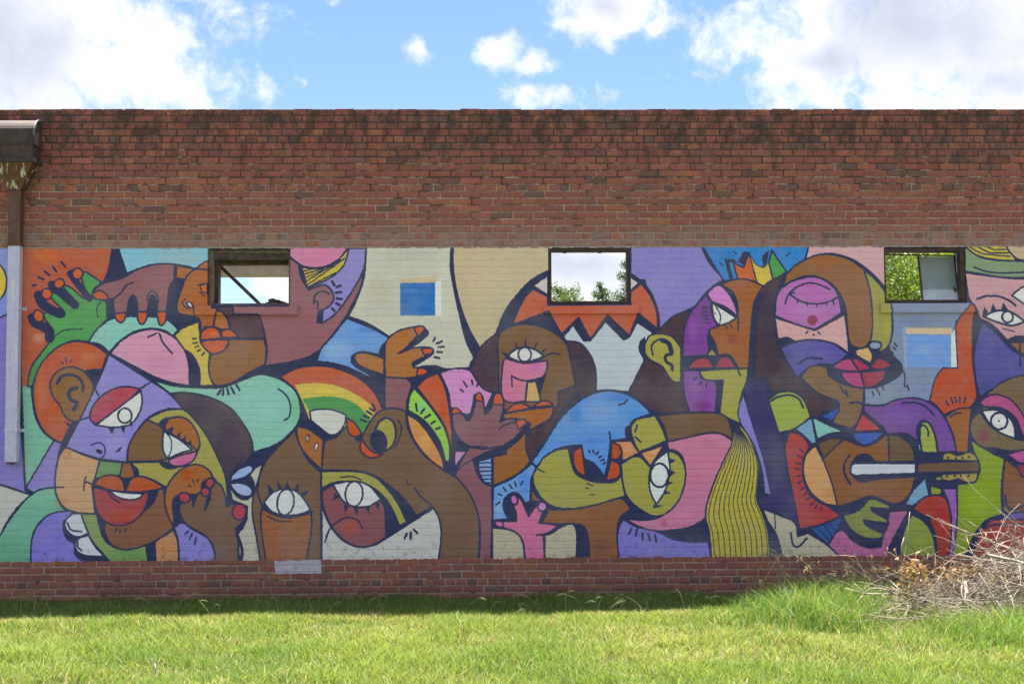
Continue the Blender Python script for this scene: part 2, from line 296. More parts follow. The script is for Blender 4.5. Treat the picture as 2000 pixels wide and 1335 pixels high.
MURAL = """
G 7a8cc4 0 -60,480! 26,480! 26,605! 0,620 -60,640!
G @c2ae4c 4 -14,551 27,39 0
G 7872b4 4 -60,640! 0,620 26,605! 46,905! 49,956! 65,967! 0,945 -60,928!
G 72a894 4 42,752! 60,752! 66,800 71,818 84,842 108,862! 50,953! 47,905!
B 8078b8 4 420,320! 485,340! 460,420 435,600 430,690! 350,695 265,728! 200,690!
B aaaea6 4 -240,590! 0,665 240,742! 130,850 40,980 0,1060 -240,1290!
B 6aa28a 4 -180,1300! -90,1180 0,1060 60,960 140,850 240,745 320,700 430,685! 440,750 480,830 520,868! 430,880 350,920 280,1000 245,1110 240,1300!
B *58906c 60,1230 200,170
B *78ae98 330,760 120,90
B 7872b8 4 240,1300! 245,1120 280,1005 350,920 430,880 540,868! 700,900! 860,1300!
B 7a9058 4 630,880! 755,890! 770,960 810,1080 880,1145 960,1162 1140,1140! 1160,1300! 890,1300! 800,1200 730,1120 670,1010
B *568a52 1000,1220 160,60
B 2a304e 0 515,930 490,1020 520,1090 575,1130 575,1190 610,1245 670,1268 870,1264! 820,1220 720,1110 640,1040
B bcc2c8 4 560,890! 632,886! 660,970 692,1045! 600,1070 530,1030 505,960
B - 4 525,960 555,1015 635,1030
B bcc2c8 4 690,1058! 740,1140 815,1225! 680,1218 610,1190 585,1130 620,1080
B - 4 608,1110 605,1145 635,1175
A a05a46 0 170,50! 400,52! 870,58! 840,220 795,330! 835,640! 700,800! 380,900! 225,1135! 170,1132!
A *8f4c48 620,250 120,60
A *b8683c 350,120 120,60
A *b39484 300,760 55,40
A 7aa8bc 4 918,40! 1640,40! 1640,180! 1520,216 1460,200 1350,183 1200,185 1080,220 990,256!
A *88aab0 1400,150 200,40
A 4c8a50 4 390,790! 408,700 352,610 345,565 430,572 500,570 430,480 400,440 420,405 520,465 600,505 520,395 498,350 560,372 640,440 695,465! 665,380 640,300 650,245 720,275 792,325! 735,380 712,440! 830,475! 838,612! 750,700 690,788! 580,780 470,820 370,910 290,1030 250,1135! 215,1135! 240,1000 310,890
A *56985a 480,640 130,90
A *3c7c40 260,1050 60,90
A - 21 252,600 275,640 380,700 388,760
A - 21 300,425 330,490 400,540 475,570
A - 19 405,345 470,400 550,470 585,500
A - 15 548,255 600,330 680,430 700,450
A @b05e3c 4 300,588 40,48 -20
A @b05e3c 4 365,415 42,42 -30
A @b05e3c 4 462,335 42,36 -30
A @b05e3c 4 605,258 42,42 -30
A = 5 255,352-282,345 300,285-342,302 350,240-385,270 415,205-440,238 480,165-510,203
A - 3 785,480 755,530 765,595
A - 3 430,745 500,698 640,688
A 7cb0a8 4 690,792! 750,700 820,640 900,600 1150,590 1290,610 1350,650 1392,695! 1350,742! 1280,700 1180,685 1050,710 940,780 855,872! 780,810
A 805860 4 720,412! 760,360 830,325 960,290 1060,230 1180,190 1300,180 1365,188! 1360,310! 1330,340 1310,450 1305,560! 1225,560! 1225,470 1190,425 1165,470 1150,560! 1075,560! 1070,480 1040,428 1010,460 990,565! 895,568! 885,500 890,450! 840,457 760,452
A b05a3c 4 893,568! 985,560! 972,620 940,637 905,610
A b05a3c 4 1073,555! 1152,555! 1140,620 1105,652 1075,610
A b05a3c 4 1223,555! 1302,552! 1290,630 1255,662 1232,605
A b05a3c 4 718,415! 780,390 840,430 830,457 750,455
A - 4 1040,325 990,345 940,410 890,452
A - 3 1150,470 1160,415 1195,395 1232,430 1238,475
A 9a623c 4 1380,192! 1518,220! 1470,270 1445,300! 1373,290!
A 965f3c 4 1525,218! 1660,232! 1660,525! 1705,530! 1680,600 1665,680! 1600,675 1565,735! 1560,620 1500,588 1390,560 1385,480 1400,430 1430,340 1465,270
A 9a6240 3 1545,205! 1600,165 1660,150! 1660,230! 1530,215!
A - 3 1545,345 1600,335
A - 3 1560,400 1600,435
A b8683c 3 1560,350! 1620,335! 1620,410! 1580,400!
A c0ccd0 3 1455,485! 1485,480 1508,522! 1475,515!
A - 3 1450,455 1425,485 1445,515 1480,530
A - 3 1500,490 1515,540 1520,590
A 503c48 0 1705,530! 1830,518! 1925,578! 2020,580! 2050,650 2062,768! 1870,762! 1810,690 1790,620 1740,560
A 9a6844 4 1700,550! 1740,560 1780,620 1795,705! 1730,690 1668,672! 1680,600
A b25a3c 4 1565,775! 1580,705 1640,675 1700,690 1732,762!
A b25a3c 4 1732,757! 1735,705 1790,690 1830,715 1868,757!
A 825c3e 4 1790,770! 2062,768! 2080,850 2070,965! 2000,1000 1920,1045 1830,1100 1740,1132! 1680,1125 1640,1060 1630,980 1655,890 1720,872 1775,830
A b25a3c 4 1562,790! 1640,775 1785,772! 1770,830 1720,870 1650,880 1590,840
A *c87850 1660,720 30,20
C 845a62 4 335,125! 420,190! 600,300! 800,400! 925,260! 890,380 840,480 780,590 720,680 640,780 590,840 500,900 380,940 150,978! 165,850 140,700 110,590! 95,576! -95,574! -95,510! 335,510!
C 827eb8 4 800,60! 938,58! 925,200 880,310 800,440 700,570 600,640! 558,640! 570,560 640,520 685,460 670,390 610,345 490,385! 560,330 700,260 780,130
C b0a048 4 435,205! 540,218 680,180 805,60! 770,180 700,260 600,320 478,368! 460,290
C = 3 450,238-520,222 455,262-600,218 462,290-680,195 470,318-740,150 480,345-770,140 490,360-700,250
C b87898 4 335,40! 805,40! 730,140 640,195 540,212 440,195 335,118!
C 2a304e 2 408,178! 440,200! 460,290 490,390! 430,290
C - 4 530,490 545,420 600,395 650,412
C - 4 530,465 560,480 562,530
C 2a304e 0 558,545! 608,540! 602,640! 552,640!
C = 6 675,320-692,348 712,362-738,350 705,407-742,400 710,450-748,456 705,488-732,502 672,528-692,548
C b2b4a8 4 942,40! 1605,40! 1598,200 1630,400 1670,580 1720,780 1782,910! 1740,992! 1560,1000 1480,978 1400,978 1300,985 1130,755! 960,650 800,590! 860,470 920,300
C *a6a89c 1250,120 250,60
C *a8a890 1050,400 120,120
C b8a98c 0 1205,298! 1490,272! 1482,328! 1205,328!
C c4c8c8 0 1480,328! 1527,290! 1527,588! 1480,588!
C 3a6cac 0 1205,330! 1478,326! 1478,585! 1205,582!
C *5c88b8 1290,390 70,20
C *4878b4 1360,480 70,30
G aea386 4 884,470! 1080,470! 1080,524! 1040,545 1010,575 985,610 968,652! 950,668 937,680! 915,640 897,590 886,535
G *b4aa90 960,560 60,50
C 6890cc 4 790,605! 1000,690 1130,762! 1060,830 1040,890! 920,868 840,890 830,940 900,1000 1065,1118! 950,1060 800,990 650,950 552,942! 590,840 680,740 740,660
C *8aa8d4 720,860 130,90
C *4a70b8 960,690 100,40
C 9a683e 4 1088,1062! 1085,900 1090,800 1130,745 1200,700 1300,675 1380,665 1405,690! 1340,745 1250,835 1190,882! 1290,842 1370,830 1450,838 1462,870 1380,912 1305,955 1310,988! 1342,988! 1335,1058! 1250,1072
C 2a304e 0 1400,680! 1432,712 1420,742 1340,810 1215,872! 1330,750
C 2a304e 0 1450,840! 1472,865 1450,900 1340,970 1302,985! 1300,945 1400,895
C 9a683e 4 1080,920! 1000,890 920,875 860,885 848,920 900,980 1080,1050!
C - 7 828,945 870,985 960,1030 1080,1070
C b85a40 4 1310,680! 1380,666 1400,695! 1345,745!
C b85a40 4 1370,842! 1450,838 1458,870 1395,892!
C b85a40 4 1342,990! 1400,1000 1420,1020 1400,1042 1335,1057!
C 2a304e 0 1390,990! 1480,970 1560,1000! 1440,1035! 1420,1020!
C 805860 4 1085,1065! 1250,1075 1297,1112! 1290,1150 1260,1250 1252,1345! 1085,1345!
C = 5 1463,782-1476,758 1490,802-1532,785 1505,830-1545,828 1495,868-1532,870 1475,908-1510,916
C a85c48 4 265,1060! 400,995 560,975 720,1000 880,1070 1000,1180 1072,1320! 1060,1360! 930,1560! 800,1480! 490,1400! 440,1250 370,1150
C bcaa54 0 385,1125! 540,1110 700,1130 860,1200 980,1290 1030,1390! 930,1555! 500,1400! 440,1250!
C *d0bc60 640,1180 120,20
C 4a8850 0 445,1232! 600,1215 760,1230 880,1290 960,1380 990,1440! 930,1555! 880,1480 800,1410 500,1330! 455,1260
C - 4 1072,1320 1040,1370 930,1560
D bcbfb8 4 498,95! 540,80 640,75 740,100 782,125! 770,190 730,250 680,275 640,265 510,160!
D = 5 898,155-938,172 920,125-962,140 945,90-985,115 970,70-1005,90 990,35-1010,75
G 7eb2a4 4 297,741! 335,752 375,756 435,756 465,745 500,732 517,731 550,742 578,765 587,800 582,825 565,847 540,867 495,883! 490,862 478,840 457,803 425,782 390,770 357,766 332,768!
G *74aa84 350,757 60,10
G *68a874 580,800 14,40
G *84b8b4 500,790 60,40
C - 4 250,1155 300,1190 340,1250 348,1320 335,1380 300,1398
A = 5 1700,1202-1725,1165 1740,1205-1745,1160 1785,1200-1775,1155 1830,1190-1805,1145 1870,1165-1845,1125
A b98aa4 4 860,880! 900,830 960,770 1060,715 1180,690 1280,710 1380,770 1440,850 1475,970 1480,1132! 1330,1105 1200,1060!
A *b07c98 1250,960 150,100
A - 4 1155,752 1222,720
A - 4 1245,725 1270,790 1345,880
A b8a450 4 1360,740! 1430,680 1552,628! 1560,720 1570,800 1640,880! 1630,980 1640,1060 1670,1132! 1560,1132! 1555,1000 1500,890 1440,850!
A = 4 1507,765-1532,763 1508,800-1538,795 1525,832-1548,822 1545,862-1562,848 1575,895-1597,875
A a4583f 4 838,882! 750,820 680,795 590,785 480,815 380,890 300,1000 262,1130 262,1260 285,1370 340,1480 420,1550 483,1577! 548,1450! 700,1200! 800,1000!
A *a84e38 430,930 130,60
A *b87450 690,910 60,40
A *b06840 320,1200 40,150
A 2a304e 0 655,1012! 720,1000 800,1000! 750,1135! 715,1110
A 7e5a38 4 560,985 640,1010 700,1070 730,1140 700,1240 660,1330 610,1412! 540,1400 490,1340 470,1290 410,1210 390,1120 420,1050 480,1000
A - 7 445,1115 480,1062 550,1045 615,1070 645,1120 648,1170
A - 8 600,1150 555,1162 535,1200 560,1245 600,1265 575,1320
A = 3 480,945-495,965 510,912-520,952 545,948-562,932
B 2a304e 0 495,165! 560,190 620,175! 600,235! 540,215!
A 8480bc 4 850,885! 1180,1095! 1320,1190 1432,1312! 1300,1315 1160,1380 1060,1500 1000,1620 990,1727! 800,1705 640,1660 510,1607! 600,1440! 700,1240! 800,1020!
A *948ec4 900,1600 120,80
A *7470b8 1350,1260 80,40
A - 4 735,1140 770,1210
B - 4 620,160 700,135
A a04a58 4 742,1435! 705,1390 715,1310 790,1215 880,1160 980,1138 1095,1155! 1000,1260!
A *a8508a 820,1360 70,40
A c2c8c6 4 1100,1170! 1110,1260 1085,1350 1020,1430 900,1455 748,1440!
A @ 4 975,1365 54,58 0
A - 4 1180,1098 1095,1158
B 2a304e 0 840,215! 895,222! 875,268!
B 2a304e 0 935,208! 982,195! 965,265!
B 2a304e 0 1005,190! 1030,160! 1038,218!
B *a04c50 615,320 46,46
B - 3 712,360 740,342 790,340 820,380 815,430 780,470
B 2a304e 0 742,385! 790,393 798,418 765,418
B 2a304e 0 895,418! 930,378 955,366! 940,395
B 4c3c48 4 1330,-45! 1430,-55 1560,-30 1700,10 1820,90 1900,190 1960,300 1970,420 1900,500 1830,560 1787,650! 1760,600 1700,450 1600,260 1480,110 1430,70! 1370,0
B L 1.5 9 1480,-30 1700,60 1850,250 1900,440 1840,540 / 1430,80 1520,160 1620,310 1710,480 1775,640
B aaa998 0 1985,540! 2040,515! 2000,660 1970,800 2000,1060 2050,1270! 1880,1270! 1860,1060! 1930,950! 1940,830! 1820,780! 1800,690!
B 2a304e 0 1770,660! 1800,700 1860,770 1930,785 1980,740 1990,650 1960,590! 2010,520! 1970,420! 1880,520! 1785,640!
B 2a304e 0 1750,760! 1820,780 1830,820! 1765,830!
B 8ea4cc 4 1790,640! 1830,570 1900,525 1960,515 1975,550 1915,605!
B 98a8cc 4 1790,655! 1880,650 1950,680 1970,730 1920,755 1850,730
B 969050 4 1150,150! 1250,100 1340,75 1430,75! 1480,110 1600,260 1700,450 1760,600 1778,765! 1740,780! 1680,660 1640,560 1540,505 1430,540 1340,640 1300,685! 1180,620 1080,600 1030,490! 1240,485! 1150,300!
B 70563f 4 1150,155! 1080,230 1010,350 995,482! 1240,480! 1310,462! 1275,380 1275,260! 1280,230! 1235,195!
B 2a304e 0 1230,190! 1280,145 1350,132! 1290,215! 1280,245!
B 94603a 4 1290,200! 1320,150 1400,135 1470,160 1530,240 1560,340 1545,402! 1480,350 1290,240!
B 2a304e 0 1300,235! 1360,205! 1345,262!
B 2a304e 0 1370,290! 1420,245! 1400,300!
B 2a304e 0 1420,315! 1450,275! 1450,335!
B 2a304e 0 1465,345! 1492,310! 1495,365!
B bcc6cc 4 1280,245! 1400,310 1502,390! 1400,420 1310,462! 1275,400 1270,320
B - 3 1290,250 1335,310 1335,400 1310,455
B b4688c 4 1315,470! 1420,430 1545,400! 1520,460 1450,510 1370,520 1325,500
B *a05090 1420,490 50,20
B 2a304e 0 1235,485! 1300,478! 1330,512 1410,528! 1330,545 1270,525
B b89470 4 515,370! 640,425 778,472! 750,600 718,660! 742,892! 600,880 500,840 440,740 430,620 450,480 480,410
B *b0784e 520,430 50,60
B *b0784e 480,800 60,50
B - 3.5 440,683 495,683
B - 3.5 672,600 660,640 655,710
B - 4 668,640 725,662
B 66885a 4 778,475! 958,490! 940,592! 850,595 742,617!
B 825a3c 4 960,490! 1020,490! 1050,570 1055,600! 980,620 935,600!
B 2a304e 0 1025,500! 1075,535 1088,598! 1048,590!
B a4563c 4 728,660! 800,600 890,590 950,620 978,718! 860,705
B a4563c 4 985,718! 1000,640 1060,600 1150,610 1287,686! 1130,718
B 2a304e 0 940,610! 1030,610! 985,720!
B 7a5640 4 1280,690! 1290,800 1320,900 1357,1000! 1250,1080 1150,1130 1000,1170 900,1150 840,1090 810,1000 820,960! 1100,880! 1240,700!
B 2a304e 0 1130,735! 1245,695! 1200,810 1090,905! 1150,800
B 96484c 4 728,680! 850,710 975,725 1160,720! 1150,800 1080,920 960,980 860,970 780,910 740,800
B *a0543c 960,900 150,60
B c8ccca 4 850,708! 980,725 1125,735! 1080,770 1000,780 920,760
B - 4 840,715 870,760 930,800
B - 5 1285,685 1350,690
B 2a304e 0 750,890! 770,930 830,975! 810,1010 830,1080! 790,1030 765,960
B = 3 900,1030-915,1005 935,1035-938,1010 975,1030-988,1005
B 94603a 4 1300,690! 1340,620 1420,540 1540,505 1630,550 1660,600 1700,650! 1600,740! 1400,740! 1350,800 1360,930 1352,985! 1310,900 1285,780
B *a04c2c 1455,580 55,55
B 2a304e 0 1350,850! 1350,770 1420,730 1500,740! 1510,840! 1430,930! 1370,972!
B 2a304e 0 1565,690! 1580,640 1650,610 1680,640! 1600,760!
B 6e5444 4 1400,820! 1440,795 1490,760 1508,840! 1530,760 1570,720 1620,740 1600,865! 1640,770 1650,690 1700,650 1750,720 1767,835! 1830,810 1900,820 1925,900 1880,970 1838,1005! 1860,1100 1860,1300! 1680,1300! 1670,1150 1600,1060 1480,990 1430,940 1405,880
B - 7 1850,1050 1890,1170 1880,1290
B - 7 1925,920 1890,1000 1860,1030
B @a04450 4 1440,765 45,40 20
B @a04450 4 1640,650 32,40 30
B @a04450 4 1605,720 34,34 0
B @a04450 4 1868,875 56,62 0
B = 3 1470,665-1490,680 1505,625-1515,650 1550,620-1540,640
B 807cb8 4 1360,1000! 1420,960 1500,1010 1620,1080 1670,1180 1680,1300! 1400,1300! 1390,1100
B = 4 1445,1050-1472,1025 1480,1088-1502,1045 1520,1130-1530,1080
B b08058 4 1355,1015! 1390,1120 1395,1300! 1220,1300! 1208,1110!
D 6c5442 4 385,240! 240,380 150,490 100,620 60,750 50,880 80,1060 118,1290! 590,1290! 585,560! 560,545 470,450 405,310
D - 4 105,610 92,720 130,840
D 8c5a3a 4 125,850! 250,905 370,915 510,885! 515,980 500,1100 465,1290! 160,1290! 130,1080 115,950
D *a05032 150,1000 50,50
D c4c8c6 4 140,800! 220,720 310,695 400,720 470,800 505,865! 400,900 300,905 200,870
D - 8 130,825 200,880 300,912 400,905 510,875
D @ 4 310,800 65,103 8
D 2a304e 0 165,655! 225,715! 180,745!
D 2a304e 0 245,635! 290,690! 250,705!
D 2a304e 0 322,630! 345,690! 305,692!
D 2a304e 0 412,650! 415,720! 375,700!
D 2a304e 0 500,705! 455,760! 420,728!
D - 3 170,910 240,940 350,950
D 96623a 4 398,210! 480,225 605,312! 592,545! 500,460 430,370 400,280
D = 4 472,300-490,275 545,390-560,340
D c0c4c8 2 472,290! 488,282 484,325! 474,322
D c0c4c8 2 542,345! 562,342 552,395! 538,398
D 6c5442 4 612,320! 700,300! 790,200! 900,300! 930,245! 1000,130 1080,75 1180,70 1252,95! 1260,200 1310,320 1390,430 1545,552! 1660,620 1740,720 1800,850 1825,1000 1815,1290! 1500,1290! 1525,1060 1510,930 1465,840! 1330,905! 1250,790 1130,680 1000,590 850,555 590,550!
D *644c3c 1000,500 300,60
D 2a304e 0 430,195! 505,150! 560,215 640,270 690,280! 750,245! 680,300 612,318! 520,250
D bcbfb8 3 502,95! 540,80 640,75 740,100 782,125! 770,190 730,250 680,275 640,265 510,160!
D b0522e 4 785,140! 850,180 908,272! 850,290 800,250
D b8543a 4 900,300! 950,370 1000,410 1070,425! 1000,455 940,440 895,390
D 2a304e 0 840,290! 905,262! 915,310! 870,335!
D @96904e 5 1090,270 82,128 5
D @2a304e 0 1038,325 68,92 -15
D *a8a058 1110,220 40,50
D - 3 1190,160 1215,220 1190,320 1160,375
D bc8450 4 1255,110! 1350,170 1450,300 1530,450 1552,548! 1440,470 1330,340 1280,230
D *c89c68 1400,320 60,80
D 8cba50 4 1265,80! 1280,-30 1315,-90! 1430,40 1540,200 1590,350 1592,482! 1560,482! 1510,320 1400,170
D *78b890 1380,60 60,60
D ae5a42 4 1335,-100! 1410,-170 1502,-207! 1560,-80 1590,80 1610,250 1612,450! 1595,340 1545,190 1440,40
D ba84b4 4 1515,-210! 1620,-242 1720,-238 1830,-180 1932,-60! 1880,60! 1700,130! 1600,60! 1580,-60
D = 4 1675,-82-1697,-63 1700,-142-1726,-100 1765,-152-1771,-120 1822,-148-1805,-105 1872,-122-1853,-95
D = 5 1328,32-1337,88 1368,108-1392,73 1400,142-1440,118 1450,187-1477,168 1485,227-1517,218
E 7c78b4 4 1085,20! 1625,20! 1700,170 1812,302! 1700,380 1600,500 1560,530 1420,590 1310,692! 1300,560 1240,400 1160,310 1085,255!
E *8480b8 1350,350 150,150
E 45333e 4 1310,700! 1400,605 1558,533! 1500,700 1485,1000 1500,1200 1548,1335! 1300,1340 1180,1270! 1070,1180! 1190,940! 1250,700!
E L 1.5 8 1200,980 1130,1120 1110,1190 / 1470,1120 1480,1200 1500,1320
E aab6c0 4 560,748! 635,655! 720,782! 770,778! 890,630! 1030,772! 1075,752! 1135,635! 1258,715! 1190,850 1190,940! 1070,1180! 900,1165 815,1172! 810,1000 760,880 690,800 580,780!
E 2a304e 0 430,240! 320,295 200,420 100,560 50,690! 160,660! 430,560! 550,740! 640,660! 730,785! 770,780! 890,640! 1030,775! 1078,755! 1140,640! 1255,720! 1300,690! 1200,300! 900,300!
E a85c4a 4 320,375! 440,435! 440,505! 1085,500! 1085,400! 1167,333! 1240,430 1290,560 1300,692! 1145,568! 1075,742! 905,580! 770,770! 680,600! 545,730! 445,550! 160,657! 240,470
E b4aeb0 4 322,350! 440,270! 440,428!
E b8b0b0 4 1080,280! 1152,327! 1080,395!
G 4a3844 4 918,722! 937,680 960,658 975,648! 978,680 974,700 975,745 972,765! 958,765 940,755
G L 1.5 5 925,715 940,690 965,665 / 960,760 965,740 970,690
G 70543c 4 973,705 974,655 990,640 1020,633 1050,636 1080,648 1105,670 1120,702 1124,752! 1090,765! 1090,790 1082,803! 985,800! 975,765
G 44333f 4 1107,667! 1132,671 1152,692 1162,720 1164,763! 1133,780 1110,802 1090,828 1060,875 1037,900! 1030,880 1027,855 1040,838 1067,820 1080,800 1091,792! 1091,765! 1124,752!
G L 1.5 6 1115,680 1130,720 1125,765 1095,800 1080,830 1040,890 / 1150,700 1158,740 1130,775 1100,805 1075,845 1045,885
E b87494 4 90,940! 110,920 250,955 430,935! 435,990 400,1060 330,1085 280,1100 265,1252! 110,1252 75,1150 80,1030
E *b060a8 350,990 45,35
E *b87078 210,1130 50,60
E b89a6a 4 280,1105! 345,1095! 380,1230 370,1257! 262,1257!
E 2a304e 0 348,1092! 430,1040! 400,1130 382,1210!
E c0c2c0 5 125,895! 180,850 255,830 340,850 410,900! 330,935 250,945 170,930
E - 6 110,885 130,910 250,950 400,915
E @ 4 258,888 50,56 0
E = 4 205,845-185,805 262,832-264,770 330,848-352,800 385,885-415,845 105,890-78,870
E - 3.5 410,905 460,880 535,885
E - 3.5 155,1050 160,1140
E - 4 160,1058 220,1085 285,1095
F b45a38 4 95,108! 170,40 240,30 312,65!
F b45a38 4 318,62! 380,15 440,15 482,45!
F 94603a 4 90,150! 100,110 300,75 482,55! 475,110 440,160 350,210 300,240! 280,180 230,155
F 8a5c38 4 10,450! 180,330 270,250! 270,380 300,482! 250,540 150,610 10,672!
F - 12 -120,405 20,420 180,320 290,195
D 7c545e 4 1640,560! 1770,460 1800,560 1850,640 1922,680! 1922,1000 1912,1290! 1820,1290! 1830,1000 1800,850 1740,720 1640,600!
D 2a304e 0 1765,470! 1925,400! 2040,330! 2040,430! 1925,450! 1925,675! 1850,640 1800,560
D 7c545e 3 1990,372! 1880,410 1780,460 1640,552! 1740,380! 1880,340!
G 7c5660 4 882,810! 888,797 902,806 910,820! 922,800 928,775 935,768 943,776 946,806! 955,798 964,780 972,770 983,778 982,800 976,824! 988,818 1012,818 1025,826 1010,850 985,868 960,874 940,876! 920,872 900,860 886,838
G b85a3c 3 882,808! 886,796 897,800 900,806!
G - 8 908,810 915,818 924,795 928,772
G - 8 948,806 956,798 966,772
G b45a3c 3 928,782! 931,768 938,767 944,784!
G b45a3c 3 962,788! 967,770 976,768 982,780 982,790!
F b05a40 3 180,160! 260,155 272,182! 215,235!
G - 3 975,838 984,830 1010,822
D - 3 1720,365 1880,368
D b684b0 4 1630,400! 1728,400! 1630,532!
D 7c98cc 4 1815,480! 1922,450! 1922,672! 1860,640 1820,560
D = 3 1815,495-1922,490 1815,528-1922,525 1820,560-1922,558 1828,590-1922,590 1840,620-1922,620 1860,648-1922,648
D 96924c 4 590,560! 850,560 1000,600 1110,700 1200,830 1257,955! 1200,985! 1130,830 1050,730 940,660 830,640 700,645 590,690!
D - 3 740,605 830,600 900,625
D 2a304e 0 1060,740! 1130,830 1195,985! 1440,850! 1100,1078! 1092,850!
D 2a304e 0 1130,690! 1250,790 1330,905! 1455,825! 1465,845! 1255,965! 1200,820
D b2b4ac 4 592,800! 610,880 670,1000 760,1100 880,1150 1000,1135 1100,1080 1465,845! 1510,930 1525,1060 1500,1290! 592,1290!
D *a8a89c 1350,1180 120,40
D 7e4e52 4 592,720! 640,690 690,660 800,700! 1050,780! 1085,850 1095,1072! 1000,1130 880,1147 760,1090 670,990 610,850
D *a4503a 815,990 85,75
D c2c6c4 4 680,660! 840,635 960,670 1057,780! 960,830 860,837 770,800 720,730
D @ 4 845,735 68,98 5
D 2a304e 0 690,725! 735,760! 680,785!
D 2a304e 0 762,812! 805,830! 775,880!
D 2a304e 0 840,838! 885,838! 865,900!
D 2a304e 0 930,838! 970,828! 962,890!
D 2a304e 0 1010,815! 1045,800! 1035,870!
D - 4 620,1110 650,1020 720,950 800,920 870,940 912,1005
D = 5 1240,1085-1257,1045 1288,1085-1288,1035 1312,1015-1338,1040
D - 4 1320,690 1370,760 1445,818
D = 3 1250,625-1270,665
E 2a304e 0 1200,745! 1155,790 1150,860 1190,930! 1250,940! 1200,860!
E 96924a 4 1200,880 1200,800 1240,740 1330,725 1410,750 1478,832! 1478,1102! 1420,1100 1370,1040 1330,980 1240,930
E - 4 1258,890 1250,820 1300,772 1350,775
E - 10 1330,775 1380,800 1405,865
E - 7 1410,880 1360,900 1365,945 1405,970 1410,1005
E 704088 5 1670,420! 1600,500 1540,580 1500,700 1490,905! 1560,905 1680,900! 1700,850 1690,760 1700,700! 1765,668! 1715,540 1720,480!
E *8c5aa8 1570,700 40,110
E *5c2c70 1660,560 40,80
E 784c92 5 1493,1010! 1620,1015 1640,1070 1740,1090 1762,1150! 1750,1340! 1545,1340! 1500,1180
E *8c58a4 1590,1130 50,80
E *6c2070 1650,1290 80,50
E = 3 1655,515-1690,518 1650,550-1690,556 1650,580-1690,588 1655,605-1695,615 1670,640-1705,638
E = 4 1575,1085-1600,1070 1620,1125-1640,1105 1675,1140-1680,1110
E b87ab4 4 1680,415! 1770,345 1850,410 1900,500 1922,592! 1830,520 1720,475!
E c2c6c4 4 1720,485! 1800,530 1917,605! 1850,640 1780,667! 1735,600
E - 3 1750,510 1785,580 1780,660
E @2a304e 0 1746,568 7,7 0
G 3c78b4 4 1366,470! 1590,470! 1572,515! 1535,533! 1490,560! 1440,550! 1413,548! 1395,520
G *3468a4 1420,500 20,12
G 2a304e 0 1414,506! 1432,506! 1452,518! 1462,492! 1452,490! 1440,512! 1424,512! 1432,545! 1425,548!
G b0603f 4 1432,513! 1452,522! 1463,494! 1478,550! 1460,546 1440,544!
G b8a850 2 1463,494! 1475,515 1490,523! 1501,514! 1510,548! 1490,560! 1478,550!
G 4a8a50 4 1501,512! 1507,489! 1536,531! 1510,548!
G 2a304e 0 1488,500! 1502,488! 1498,512! 1490,523!
G = 3 1432,490-1438,496 1405,512-1412,518 1535,500-1542,494
G 8c5a3a 4 1408,556! 1425,548 1455,545 1490,558! 1473,590 1466,650 1462,719! 1443,720! 1425,698 1402,693! 1396,670 1385,650 1388,642! 1405,636 1430,626 1440,618! 1440,595 1430,570
E *7c3c48 1875,765 45,45
E = 3 1820,660-1840,685 1860,650-1875,675
E - 3 1925,600 1925,700
E 8f8848 4 1675,897! 1722,835! 1765,902!
E 94404c 4 1518,1000! 1590,930 1680,915 1738,992!
E 944058 4 1743,995! 1780,920 1840,905 1912,990!
E - 7 1490,930 1590,905 1740,910 1850,895 1920,990
G 94924c 4 1365,724! 1400,721 1461,719! 1458,745 1450,765 1444,790 1447,828! 1405,808! 1412,742! 1395,743 1375,740
E - 4 1920,990 1935,1040 1945,1050
F 6a523e 4 1295,125! 1500,105 1720,100 1800,115 1850,160 1892,312! 1800,268 1700,258 1500,300 1370,327! 1350,220
F 5a8ac8 4 600,80! 700,0 800,-50 920,-70 1060,-40 1170,30 1248,110! 1130,150 1085,190 1060,302! 930,322! 920,400 905,500 882,602! 800,500 720,460! 702,355! 560,370 450,420 350,522! 310,490! 420,330 520,170
F *7c9cd4 850,120 180,130
F *4274bc 650,120 60,60
F *3c6cb8 1000,-20 120,40
F *4a78c0 800,320 100,40
F - 4 1060,0 1030,30 990,40
F - 4 920,250 930,330
F 2a304e 0 1090,190! 1045,220 1045,290 1070,310! 1110,320!
F 6a94d0 4 10,682! 150,620 250,550 318,492! 345,530 310,620 300,805! 260,800 200,730 120,750 90,830 130,932! 10,942!
F *4a7cc8 250,650 60,120
F *8cacdc 60,850 40,60
F = 4 35,820-62,800 50,735-78,746 92,688-112,712 140,665-160,692 180,642-190,677 228,667-242,638
F 80573c 4 310,680! 340,740 400,800 440,850 540,857 700,842 1000,770 1088,850! 1000,930 980,1080 1002,1270! 765,1270! 752,1080 720,990 640,970 520,970 390,960! 440,870! 310,800!
F *905c38 620,900 180,40
F *6a4838 850,1150 100,60
F aca58c 4 5,1000! 150,1020 230,1080 262,1270! 5,1270!
F *989684 120,1190 100,20
F aca58c 4 415,1060! 470,1040 560,985 640,975 665,1080 657,1270! 415,1270!
F *989684 600,1190 60,20
F 2a304e 0 640,972! 715,990 755,1080 764,1270! 655,1270! 665,1080
F 2a304e 0 130,750! 90,800 95,870 150,940! 200,945! 190,880! 150,790!
F 2a304e 0 270,800! 300,780! 380,790! 420,800! 440,840 410,900 380,960! 340,960! 290,920!
F be6c8c 4 30,970! 90,950 192,950! 190,880 150,790 150,750 190,745 230,780 290,912! 330,850 370,800 410,800 430,830 400,880 370,962! 450,970 522,982! 440,1040 350,1057! 405,1057! 412,1270! 265,1270! 240,1100 180,1030 90,1000
F *b06490 330,1170 70,50
F @b868a8 4 175,780 28,40 -15
F @b880b0 4 395,835 36,36 0
F @b868a0 3 60,970 34,22 20
